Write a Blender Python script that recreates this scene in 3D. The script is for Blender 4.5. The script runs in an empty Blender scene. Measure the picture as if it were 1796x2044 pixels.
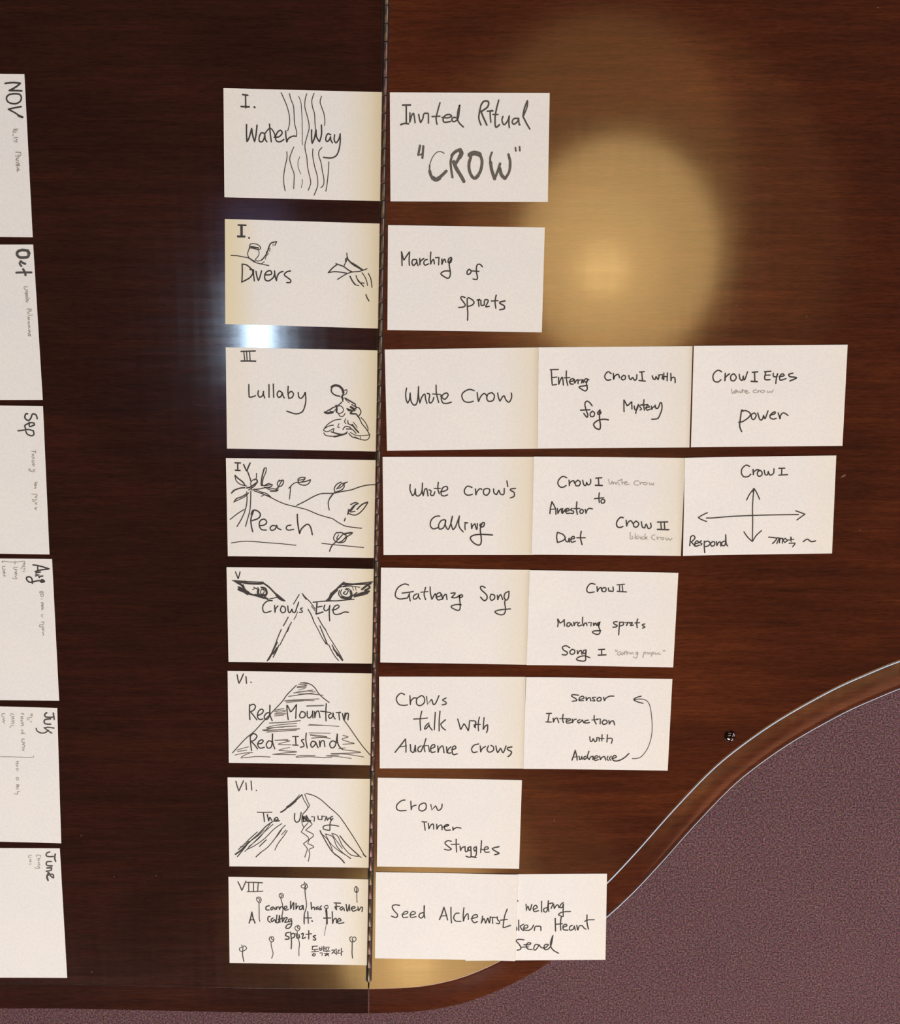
import bpy, bmesh, math, random
from mathutils import Vector, Matrix
random.seed(7)
SC = bpy.context.scene
COL = SC.collection

# ------------------------------------------------------------------ camera
LID = 0.98                       # height of the closed lid above the carpet
cam_data = bpy.data.cameras.new('camera')
cam_data.sensor_fit = 'HORIZONTAL'
cam_data.sensor_width = 36.0
cam_data.lens = 2883.93 / 1796.0 * 36.0
cam_data.clip_start = 0.05
cam = bpy.data.objects.new('camera', cam_data)
COL.objects.link(cam)
cam.matrix_world = (Matrix.Translation((0, 0, LID + 1.43187))
                    @ Matrix.Rotation(-0.21598595, 4, 'X') @ Matrix.Rotation(-0.00346273, 4, 'Y'))
SC.camera = cam

# ------------------------------------------------------------------ world
world = bpy.data.worlds.new('room_ambience')
SC.world = world
world.use_nodes = True
bg = world.node_tree.nodes['Background']
bg.inputs['Color'].default_value = (1.0, 0.86, 0.74, 1)
bg.inputs['Strength'].default_value = 0.05

# ------------------------------------------------------------------ lamps
def area_light(name, loc, target, size, radiance, color, shape='DISK', size_y=None, spread=180):
    d = bpy.data.lights.new(name, 'AREA')
    d.shape = shape
    d.size = size
    if size_y: d.size_y = size_y
    a = math.pi / 4 * size * (size_y or size) if shape in ('DISK', 'ELLIPSE') else size * (size_y or size)
    d.energy = radiance * a * math.pi      # area light of radiance L emits pi*A*L watts
    d.color = color
    d.spread = math.radians(spread)
    o = bpy.data.objects.new(name, d)
    COL.objects.link(o)
    o.location = loc
    v = Vector(target) - Vector(loc)
    o.rotation_euler = v.to_track_quat('-Z', 'Y').to_euler()
    return o

CEIL = LID + 2.2
AMBER = (1.0, 0.66, 0.25)
gx, gy = (0.436, -0.105), (1.87, -0.475)
step = (-0.475, -1.885)
for i in (0, 1):
    for j in (0, 1):
        px, py = 0.431 + i * gy[0] + j * step[0], -0.140 + i * gy[1] + j * step[1]
        area_light('ceiling_lamp', (px, py, CEIL), (px, py, 0), 0.50, 7.6, AMBER, 'ELLIPSE', 0.56)
        area_light('lamp_inner_glow', (px - 0.05, py - 0.02, CEIL - 0.01), (px - 0.05, py - 0.02, 0), 0.34, 1.8, AMBER)
        area_light('lamp_bulb', (px - 0.04, py - 0.04, CEIL - 0.02), (px - 0.04, py - 0.04, 0), 0.13, 7.0, AMBER)
        area_light('lamp_ceiling_glow', (px - 0.04, py + 0.10, CEIL + 0.02), (px - 0.04, py + 0.10, 0), 0.70, 1.1, (1.0, 0.52, 0.16), 'ELLIPSE', 0.95)
        area_light('ceiling_wash', (px, py, CEIL + 0.04), (px, py, 0), 1.15, 0.40, (1.0, 0.50, 0.20))
# cool spotlight whose mirror image streaks the lacquer
area_light('cool_spotlight', (-0.466, -0.330, CEIL), (-0.466, -0.330, 0), 0.044, 115.0, (0.60, 0.80, 1.0), 'RECTANGLE', 0.20)
area_light('cool_spotlight_halo', (-0.468, -0.315, CEIL + 0.01), (-0.468, -0.315, 0), 0.15, 1.2, (0.42, 0.50, 1.0), 'RECTANGLE', 0.60)  # added dim glowing strip that spreads a blue halo around the streak
# daylight windows beyond the curved side, and unseen overhead fill panels added outside the lid's mirror image of the camera
area_light('daylight_window', (2.6, -4.2, 1.75), (2.6, 0, 1.75), 1.9, 12.0, (0.66, 0.85, 1.0), 'RECTANGLE', 1.2)
area_light('daylight_window', (4.2, 0.4, 1.75), (0, 0.4, 1.75), 3.2, 11.0, (0.58, 0.72, 1.0), 'RECTANGLE', 1.3)
area_light('added_ceiling_fill', (0.2, 2.7, 3.2), (0, 0, 1), 3.2, 2.6, (0.90, 0.95, 1.0), 'RECTANGLE', 1.2)
area_light('added_ceiling_fill', (-0.35, -3.05, 3.2), (0.3, -0.8, 1), 2.2, 17.5, (0.95, 0.955, 1.0), 'RECTANGLE', 0.7)
area_light('added_warm_fill', (3.0, -3.0, 3.2), (3.0, -3.0, 0), 1.7, 1.8, (1.0, 0.42, 0.22), 'RECTANGLE', 1.5)  # unseen warm panel added so the lid's chamfer reflects brown

SC.view_settings.view_transform = 'Standard'
SC.view_settings.look = 'None'
SC.view_settings.exposure = 0.0
SC.view_settings.gamma = 1.0
SC.view_settings.use_curve_mapping = False

# ------------------------------------------------------------------ helpers
def link(o, parent=None):
    COL.objects.link(o)
    if parent: o.parent = parent
    return o

def mesh_obj(name, bm, mat, parent=None, smooth=False):
    me = bpy.data.meshes.new(name)
    bmesh.ops.recalc_face_normals(bm, faces=bm.faces)
    if smooth:
        for f in bm.faces: f.smooth = True
    bm.to_mesh(me); bm.free()
    me.materials.append(mat)
    return link(bpy.data.objects.new(name, me), parent)

def empty(name, loc):
    o = bpy.data.objects.new(name, None)
    o.location = loc
    o.empty_display_size = 0.05
    return link(o)

def tag(o, label, cat, group=None):
    o['label'] = label; o['category'] = cat
    if group: o['group'] = group

def new_mat(name):
    m = bpy.data.materials.new(name); m.use_nodes = True
    nt = m.node_tree
    return m, nt, nt.nodes['Principled BSDF']

def N(nt, t, **kw):
    n = nt.nodes.new(t)
    for k, v in kw.items(): setattr(n, k, v)
    return n

def ramp(nt, stops):
    r = N(nt, 'ShaderNodeValToRGB')
    e = r.color_ramp.elements
    e[0].position, e[0].color = stops[0][0], (*stops[0][1], 1)
    e[1].position, e[1].color = stops[-1][0], (*stops[-1][1], 1)
    for p, c in stops[1:-1]:
        x = e.new(p); x.color = (*c, 1)
    return r

def mapped_noise(nt, scale, nscale, detail, rot=0.0, rough=0.55, dist=0.0):
    tc = N(nt, 'ShaderNodeTexCoord'); mp = N(nt, 'ShaderNodeMapping'); nz = N(nt, 'ShaderNodeTexNoise')
    mp.inputs['Scale'].default_value = scale
    mp.inputs['Rotation'].default_value = (0, 0, rot)
    nz.inputs['Scale'].default_value = nscale
    nz.inputs['Detail'].default_value = detail
    nz.inputs['Roughness'].default_value = rough
    nz.inputs['Distortion'].default_value = dist
    nt.links.new(tc.outputs['Object'], mp.inputs['Vector'])
    nt.links.new(mp.outputs['Vector'], nz.inputs['Vector'])
    return nz

def mix(nt, fac, a, b, mode='MIX'):
    m = N(nt, 'ShaderNodeMix', data_type='RGBA', blend_type=mode)
    if isinstance(fac, (int, float)): m.inputs[0].default_value = fac
    else: nt.links.new(fac, m.inputs[0])
    for v, i in ((a, 6), (b, 7)):
        if isinstance(v, tuple): m.inputs[i].default_value = (*v, 1)
        else: nt.links.new(v, m.inputs[i])
    return m.outputs[2]

# ------------------------------------------------------------------ materials
def wood_material(name, dark, mid, light, tone):
    m, nt, b = new_mat(name)
    big = mapped_noise(nt, (1.0, 2.2, 1), 3.4, 4, 0.02, 0.55, 0.6)
    streak = mapped_noise(nt, (2.2, 34, 1), 3.0, 6, 0.03, 0.62, 0.35)
    fine = mapped_noise(nt, (10, 190, 10), 3.0, 3, 0.0, 0.6)
    pores = mapped_noise(nt, (60, 420, 10), 2.0, 2, 0.0, 0.6)
    r1 = ramp(nt, [(0.22, dark), (0.50, mid), (0.80, light)])
    mm = N(nt, 'ShaderNodeMath', operation='MULTIPLY_ADD')
    nt.links.new(streak.outputs['Fac'], mm.inputs[0]); mm.inputs[1].default_value = 0.45
    m2 = N(nt, 'ShaderNodeMath', operation='MULTIPLY'); nt.links.new(big.outputs['Fac'], m2.inputs[0]); m2.inputs[1].default_value = 0.56
    nt.links.new(m2.outputs[0], mm.inputs[2])
    nt.links.new(mm.outputs[0], r1.inputs['Fac'])
    rf = ramp(nt, [(0.30, (0.80, 0.79, 0.78)), (0.70, (1.16, 1.15, 1.14))])
    nt.links.new(fine.outputs['Fac'], rf.inputs['Fac'])
    rp = ramp(nt, [(0.25, (0.70, 0.7, 0.7)), (0.6, (1.12, 1.12, 1.12))])
    nt.links.new(pores.outputs['Fac'], rp.inputs['Fac'])
    c = mix(nt, 1.0, r1.outputs['Color'], rf.outputs['Color'], 'MULTIPLY')
    c = mix(nt, 1.0, c, rp.outputs['Color'], 'MULTIPLY')
    c = mix(nt, 1.0, c, tone, 'MULTIPLY')
    nt.links.new(c, b.inputs['Base Color'])
    b.inputs['Roughness'].default_value = 0.5
    b.inputs['Specular IOR Level'].default_value = 0.0
    b.inputs['Coat Weight'].default_value = 1.0
    b.inputs['Coat IOR'].default_value = 1.5
    # hand-rubbed lacquer: fine cross-hatched relief and slightly uneven gloss
    h1 = mapped_noise(nt, (8, 330, 1), 3.0, 2)
    h2 = mapped_noise(nt, (200, 5, 1), 3.0, 2)
    ad = N(nt, 'ShaderNodeMath', operation='ADD')
    nt.links.new(h1.outputs['Fac'], ad.inputs[0]); nt.links.new(h2.outputs['Fac'], ad.inputs[1])
    bp = N(nt, 'ShaderNodeBump'); bp.inputs['Strength'].default_value = 1.0; bp.inputs['Distance'].default_value = 0.000003
    nt.links.new(ad.outputs[0], bp.inputs['Height'])
    nt.links.new(bp.outputs['Normal'], b.inputs['Coat Normal'])
    h3 = mapped_noise(nt, (2, 30, 1), 4.0, 5)
    h4 = mapped_noise(nt, (40, 2, 1), 3.0, 4)
    s = N(nt, 'ShaderNodeMath', operation='ADD')
    nt.links.new(h3.outputs['Fac'], s.inputs[0]); nt.links.new(h4.outputs['Fac'], s.inputs[1])
    mr = N(nt, 'ShaderNodeMapRange')
    mr.inputs['From Min'].default_value = 0.7; mr.inputs['From Max'].default_value = 1.3
    mr.inputs['To Min'].default_value = 0.075; mr.inputs['To Max'].default_value = 0.11
    nt.links.new(s.outputs[0], mr.inputs['Value'])
    nt.links.new(mr.outputs['Result'], b.inputs['Coat Roughness'])
    return m

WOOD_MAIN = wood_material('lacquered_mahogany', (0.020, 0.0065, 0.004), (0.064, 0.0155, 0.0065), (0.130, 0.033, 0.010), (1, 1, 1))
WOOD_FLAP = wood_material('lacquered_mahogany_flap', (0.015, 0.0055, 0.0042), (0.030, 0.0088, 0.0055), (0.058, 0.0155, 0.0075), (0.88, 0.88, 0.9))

def paper_material():
    m, nt, b = new_mat('white_card_stock')
    nz = mapped_noise(nt, (1, 1, 1), 420, 3)
    r = ramp(nt, [(0.3, (0.785, 0.765, 0.735)), (0.7, (0.845, 0.825, 0.795))])
    nt.links.new(nz.outputs['Fac'], r.inputs['Fac'])
    blot = mapped_noise(nt, (1, 1, 1), 16, 2)
    rb = ramp(nt, [(0.35, (0.97, 0.975, 0.98)), (0.65, (1.0, 0.99, 0.97))])
    nt.links.new(blot.outputs['Fac'], rb.inputs['Fac'])
    c = mix(nt, 1.0, r.outputs['Color'], rb.outputs['Color'], 'MULTIPLY')
    # yellow margin whose strength each card carries itself
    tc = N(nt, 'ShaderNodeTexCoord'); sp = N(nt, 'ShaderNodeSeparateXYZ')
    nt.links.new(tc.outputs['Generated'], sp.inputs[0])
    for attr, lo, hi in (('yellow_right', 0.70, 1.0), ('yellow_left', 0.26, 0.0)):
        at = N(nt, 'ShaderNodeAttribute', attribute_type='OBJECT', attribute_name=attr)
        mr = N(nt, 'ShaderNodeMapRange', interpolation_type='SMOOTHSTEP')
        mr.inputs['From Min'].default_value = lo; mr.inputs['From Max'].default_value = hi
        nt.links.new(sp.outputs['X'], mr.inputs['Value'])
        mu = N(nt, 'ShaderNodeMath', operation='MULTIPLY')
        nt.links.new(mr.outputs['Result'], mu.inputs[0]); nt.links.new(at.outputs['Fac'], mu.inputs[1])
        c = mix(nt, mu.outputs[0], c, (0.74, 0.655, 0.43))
    nt.links.new(c, b.inputs['Base Color'])
    b.inputs['Roughness'].default_value = 0.75
    b.inputs['Specular IOR Level'].default_value = 0.15
    bp = N(nt, 'ShaderNodeBump'); bp.inputs['Distance'].default_value = 0.00003; bp.inputs['Strength'].default_value = 0.5
    nt.links.new(nz.outputs['Fac'], bp.inputs['Height']); nt.links.new(bp.outputs['Normal'], b.inputs['Normal'])
    return m
PAPER = paper_material()

def flat_mat(name, col, rough=0.7, spec=0.2, metal=0.0):
    m, nt, b = new_mat(name)
    nz = mapped_noise(nt, (1, 1, 1), 700, 2)
    r = ramp(nt, [(0.3, tuple(x * 0.8 for x in col)), (0.7, tuple(min(1, x * 1.2) for x in col))])
    nt.links.new(nz.outputs['Fac'], r.inputs['Fac'])
    nt.links.new(r.outputs['Color'], b.inputs['Base Color'])
    b.inputs['Roughness'].default_value = rough
    b.inputs['Specular IOR Level'].default_value = spec
    b.inputs['Metallic'].default_value = metal
    return m
INKS = {'ink': flat_mat('black_pen_ink', (0.055, 0.048, 0.046)),
        'soft': flat_mat('light_pen_ink', (0.15, 0.135, 0.12)),
        'greyink': flat_mat('grey_pen_ink', (0.085, 0.078, 0.072)),
        'marker': flat_mat('grey_marker_ink', (0.125, 0.115, 0.10)),
        'pencil': flat_mat('faint_pencil', (0.36, 0.33, 0.29))}
BRASS = flat_mat('worn_bronze_hinge', (0.13, 0.070, 0.052), 0.36, 0.5, 0.85)
BRASS2 = flat_mat('brassy_hinge', (0.12, 0.080, 0.050), 0.36, 0.5, 0.85)
DARK = flat_mat('dark_groove', (0.012, 0.007, 0.008), 0.5, 0.3)
CHROME = flat_mat('polished_stud_metal', (0.11, 0.08, 0.075), 0.14, 0.5, 1.0)

def carpet_material():
    m, nt, b = new_mat('plum_brown_carpet')
    a = mapped_noise(nt, (1, 1, 1), 330, 2, 0, 0.7)
    r = ramp(nt, [(0.32, (0.050, 0.024, 0.026)), (0.5, (0.142, 0.072, 0.074)), (0.68, (0.29, 0.16, 0.155))])
    nt.links.new(a.outputs['Fac'], r.inputs['Fac'])
    h = mapped_noise(nt, (1, 1, 1), 190, 1, 0.4)
    c = mix(nt, 0.30, r.outputs['Color'], h.outputs['Color'], 'OVERLAY')
    l = mapped_noise(nt, (1, 1, 1), 9, 3, 0)
    rl = ramp(nt, [(0.3, (0.95, 0.95, 0.97)), (0.7, (1.04, 1.03, 1.02))])
    nt.links.new(l.outputs['Fac'], rl.inputs['Fac'])
    c = mix(nt, 1.0, c, rl.outputs['Color'], 'MULTIPLY')
    nt.links.new(c, b.inputs['Base Color'])
    b.inputs['Roughness'].default_value = 0.95
    b.inputs['Specular IOR Level'].default_value = 0.05
    bp = N(nt, 'ShaderNodeBump'); bp.inputs['Distance'].default_value = 0.004; bp.inputs['Strength'].default_value = 0.8
    nt.links.new(a.outputs['Fac'], bp.inputs['Height']); nt.links.new(bp.outputs['Normal'], b.inputs['Normal'])
    return m
CARPET = carpet_material()

# ------------------------------------------------------------------ floor
bm = bmesh.new()
bmesh.ops.create_grid(bm, x_segments=20, y_segments=20, size=5.0)
fl = mesh_obj('floor', bm, CARPET)
fl['kind'] = 'structure'
fl['label'] = 'plum brown speckled carpet under the piano'

# ------------------------------------------------------------------ piano
piano = empty('grand_piano', (0.3, -0.15, 0))
tag(piano, 'dark lacquered mahogany grand piano with closed lid carrying rows of white cards', 'piano')
def pparent(o):
    o.parent = piano; o.matrix_parent_inverse = Matrix.Translation((-0.3, 0.15, 0)); return o

RIM_IN = [(-5513,-8427),(-4858,-8440),(-4038,-8447),(-2673,-8482),(-1797,-8500),(-830,-8506),(-318,-8482),(66,-8404),(393,-8278),(774,-8069),(1151,-7783),(1471,-7505),(1756,-7218),(2064,-6852),(2414,-6410),(2816,-5945),(3168,-5630),(3550,-5350),(4037,-5055),(4388,-4883),(4728,-4736),(5400,-4500),(6200,-4260),(7200,-3980),(8300,-3640),(9300,-3240),(10200,-2700),(10950,-2000),(11500,-1000),(11780,200),(11850,1500),(11700,3000),(11200,4300),(10300,5200),(9000,5680),(7500,5800),(5000,5850),(2500,5900),(-441,5960)]
FLAP_TOP = [(-2800,6000),(-5600,6040),(-5900,6030),(-6050,5860),(-6200,3000),(-6330,0),(-6440,-4000),(-6560,-8100),(-6480,-8330),(-6250,-8410)]
def S(p): return [(x / 1e4, y / 1e4) for x, y in p]
def catmull(P, n, closed=False):
    out = []
    L = len(P)
    for i in range(L - 1):
        p0 = P[max(i - 1, 0)]; p1 = P[i]; p2 = P[i + 1]; p3 = P[min(i + 2, L - 1)]
        for k in range(n):
            t = k / n
            out.append(tuple(0.5 * (2 * b + (c - a) * t + (2 * a - 5 * b + 4 * c - d) * t * t + (3 * b - a - 3 * c + d) * t ** 3)
                             for a, b, c, d in zip(p0, p1, p2, p3)))
    out.append(P[-1])
    return out
rim_in = S(RIM_IN)
# seam line through the lid
SEAM_A = Vector((-0.0836, -0.8506)); SEAM_B = Vector((-0.0836 + 0.0395, 0.5960))
sd = (SEAM_B - SEAM_A).normalized()
j = 5                                            # rim_in[5] lies on the seam
main_curve = [tuple(SEAM_A)] + catmull(rim_in[5:], 6)[1:]
main_curve[-1] = tuple(SEAM_B)
left_curve = [tuple(SEAM_B)] + catmull([tuple(SEAM_B)] + S(FLAP_TOP) + rim_in[:5] + [tuple(SEAM_A)], 4)[1:]

PROFILE = [(-0.0024, 0), (-0.0018, -0.00010), (-0.0012, -0.00034), (-0.0006, -0.00063), (0.0, -0.00094), (0.0005, -0.00123), (0.0009, -0.00150), (0.0012, -0.00180),
           (0.00125, -0.00185), (0.009, -0.0038), (0.017, -0.0058), (0.025, -0.0080), (0.0318, -0.0100), (0.0319, -0.01005), (0.0325, -0.0103), (0.0331, -0.0106), (0.0337, -0.0110), (0.0343, -0.0116), (0.0348, -0.0125), (0.0351, -0.0140), (0.0352, -0.0165), (0.0352, -0.0270)]
HARD = (8, 13)
def outline_normals(P, ends):
    out = []
    for i, p in enumerate(P):
        a = P[max(i - 1, 0)]; b = P[min(i + 1, len(P) - 1)]
        d = Vector((b[0] - a[0], b[1] - a[1])).normalized()
        out.append(Vector((d.y, -d.x)))
    out[0], out[-1] = ends
    return out
from mathutils.geometry import tessellate_polygon
def fill(bm, loop):
    for t in tessellate_polygon([[v.co.copy() for v in loop]]):
        try: bm.faces.new([loop[i] for i in t])
        except ValueError: pass
    for i in range(len(loop)):
        e = bm.edges.get((loop[i - 1], loop[i]))
        if e: e.smooth = False
def lid_panel(name, P, ends, gap, mat):
    """P runs counter-clockwise from one end of the seam to the other; the seam closes it"""
    bm = bmesh.new()
    nr = outline_normals(P, ends)
    rings = []
    for w, z in PROFILE:
        rings.append([bm.verts.new((p[0] + n.x * w + gap, p[1] + n.y * w, LID + z)) for p, n in zip(P, nr)])
    fill(bm, rings[0])
    for a, b in zip(rings, rings[1:]):
        for i in range(len(P) - 1):
            f = bm.faces.new((a[i], b[i], b[i + 1], a[i + 1])); f.smooth = True
    fill(bm, rings[-1])
    bm.faces.new([r[0] for r in rings[::-1]] + [r[-1] for r in rings])
    for r in [rings[0], rings[-1]] + [rings[q] for q in HARD]:
        for i in range(len(r)):
            e = bm.edges.get((r[i - 1], r[i]))
            if e: e.smooth = False
    return pparent(mesh_obj(name, bm, mat))
main_lid = lid_panel('main_lid', main_curve, (-sd, sd), 0.0007, WOOD_MAIN)
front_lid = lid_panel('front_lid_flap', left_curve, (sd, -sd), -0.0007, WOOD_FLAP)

# dark groove strip beside the hinge, let in flush (proud by a hair)
def strip(name, x0, x1, y0, y1, z0, z1, mat, parent_fn=pparent):
    bm = bmesh.new()
    vs = []
    for z in (z0, z1):
        for (x, y) in ((x0, y0), (x1, y0), (x1, y1), (x0, y1)):
            q = SEAM_A + sd * (y - SEAM_A.y) + Vector((sd.y, -sd.x)) * x
            vs.append(bm.verts.new((q.x, q.y, z)))
    for f in ((0, 1, 2, 3), (4, 5, 6, 7), (0, 1, 5, 4), (1, 2, 6, 5), (2, 3, 7, 6), (3, 0, 4, 7)):
        bm.faces.new([vs[i] for i in f])
    return parent_fn(mesh_obj(name, bm, mat))
hinge = strip('piano_hinge', -0.0033, 0.0033, -0.838, 0.588, LID - 0.0006, LID + 0.00025, DARK)
hinge['label'] = 'long bronze piano hinge along the fold of the lid'
kbm = None
def knuckle_mesh(name, length, r=0.00235):
    bm = bmesh.new(); n = 16
    prof = [(0.0, r * 0.90), (0.0004, r), (length - 0.0004, r), (length, r * 0.90)]
    rings = [[bm.verts.new((math.cos(2 * math.pi * k / n) * rr, yy, math.sin(2 * math.pi * k / n) * rr)) for k in range(n)] for yy, rr in prof]
    for a, b in zip(rings, rings[1:]):
        for k in range(n):
            f = bm.faces.new((a[k], a[(k + 1) % n], b[(k + 1) % n], b[k])); f.smooth = True
    bm.faces.new(rings[0][::-1]); bm.faces.new(rings[-1])
    bmesh.ops.recalc_face_normals(bm, faces=bm.faces)
    me = bpy.data.meshes.new(name); bm.to_mesh(me); bm.free()
    return me
PITCH = 0.01635
km = [knuckle_mesh('knuckle', PITCH - 0.0005), knuckle_mesh('knuckle', PITCH - 0.0005, 0.00233)]
km[0].materials.append(BRASS); km[1].materials.append(BRASS2)
ang = -math.atan2(sd.x, sd.y)
y = -0.8385; k = 0
while y < 0.575:
    q = SEAM_A + sd * (y - SEAM_A.y)
    o = bpy.data.objects.new('knuckle', km[1 if random.random() < 0.4 else 0])
    link(o, hinge)
    o.location = (q.x + random.uniform(-1, 1) * 0.00004, q.y, LID + 0.0009)
    o.rotation_euler = (0, 0, ang)
    y += PITCH; k += 1
# matrix of hinge is identity in world, so children keep world coordinates
for c in hinge.children: c.matrix_parent_inverse = Matrix.Identity(4)

# stud near the curved rim
bm = bmesh.new()
n = 24
prof = [(0.0060, 0.0), (0.0059, 0.0008), (0.0054, 0.0019), (0.0045, 0.0029), (0.0032, 0.0036), (0.0017, 0.0040)]
rings = [[bm.verts.new((0.2992 + math.cos(2 * math.pi * k / n) * r, -0.5555 + math.sin(2 * math.pi * k / n) * r, LID + z)) for k in range(n)] for r, z in prof]
for a, b in zip(rings, rings[1:]):
    for k in range(n): bm.faces.new((a[k], a[(k + 1) % n], b[(k + 1) % n], b[k]))
c = bm.verts.new((0.2992, -0.5555, LID + 0.0041))
for k in range(n): bm.faces.new((rings[-1][k], rings[-1][(k + 1) % n], c))
bm.faces.new(rings[0][::-1])
st = pparent(mesh_obj('round_stud', bm, CHROME, smooth=True))
st['label'] = 'small shiny round stud set in the lid by the curved edge'

# case under the lid, and legs
full = main_curve[:-1] + left_curve[:-1]
bm = bmesh.new()
full_n = []
L = len(full)
for i in range(L):
    a = full[i - 1]; b = full[(i + 1) % L]
    d = Vector((b[0] - a[0], b[1] - a[1])).normalized(); full_n.append(Vector((d.y, -d.x)))
rr = []
for w, z in ((0.012, -0.0272), (0.012, -0.33), (0.006, -0.345), (-0.03, -0.35)):
    rr.append([bm.verts.new((p[0] + nn.x * w, p[1] + nn.y * w, LID + z)) for p, nn in zip(full, full_n)])
for a, b in zip(rr, rr[1:]):
    for i in range(L): bm.faces.new((a[i], b[i], b[(i + 1) % L], a[(i + 1) % L])).smooth = True
fill(bm, rr[0]); fill(bm, rr[-1])
pparent(mesh_obj('case', bm, WOOD_MAIN))
for lx, ly in ((-0.50, -0.70), (-0.47, 0.46), (0.98, 0.18)):
    bm = bmesh.new()
    n = 4
    prof = [(0.085, 0.631), (0.085, 0.55), (0.060, 0.53), (0.038, 0.12), (0.050, 0.10), (0.050, 0.072)]
    rg = [[bm.verts.new((lx + math.cos(math.pi / 4 + k * math.pi / 2) * r, ly + math.sin(math.pi / 4 + k * math.pi / 2) * r, z)) for k in range(n)] for r, z in prof]
    for a, b in zip(rg, rg[1:]):
        for k in range(n): bm.faces.new((a[k], a[(k + 1) % n], b[(k + 1) % n], b[k]))
    bm.faces.new(rg[0]); bm.faces.new(rg[-1])
    leg = pparent(mesh_obj('leg', bm, WOOD_MAIN))
    bm = bmesh.new()
    bmesh.ops.create_cone(bm, cap_ends=True, segments=20, radius1=0.036, radius2=0.036, depth=0.02,
                          matrix=Matrix.Translation((lx, ly, 0.0362)) @ Matrix.Rotation(math.pi / 2, 4, 'X'))
    cs = mesh_obj('caster', bm, BRASS, leg)

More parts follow.
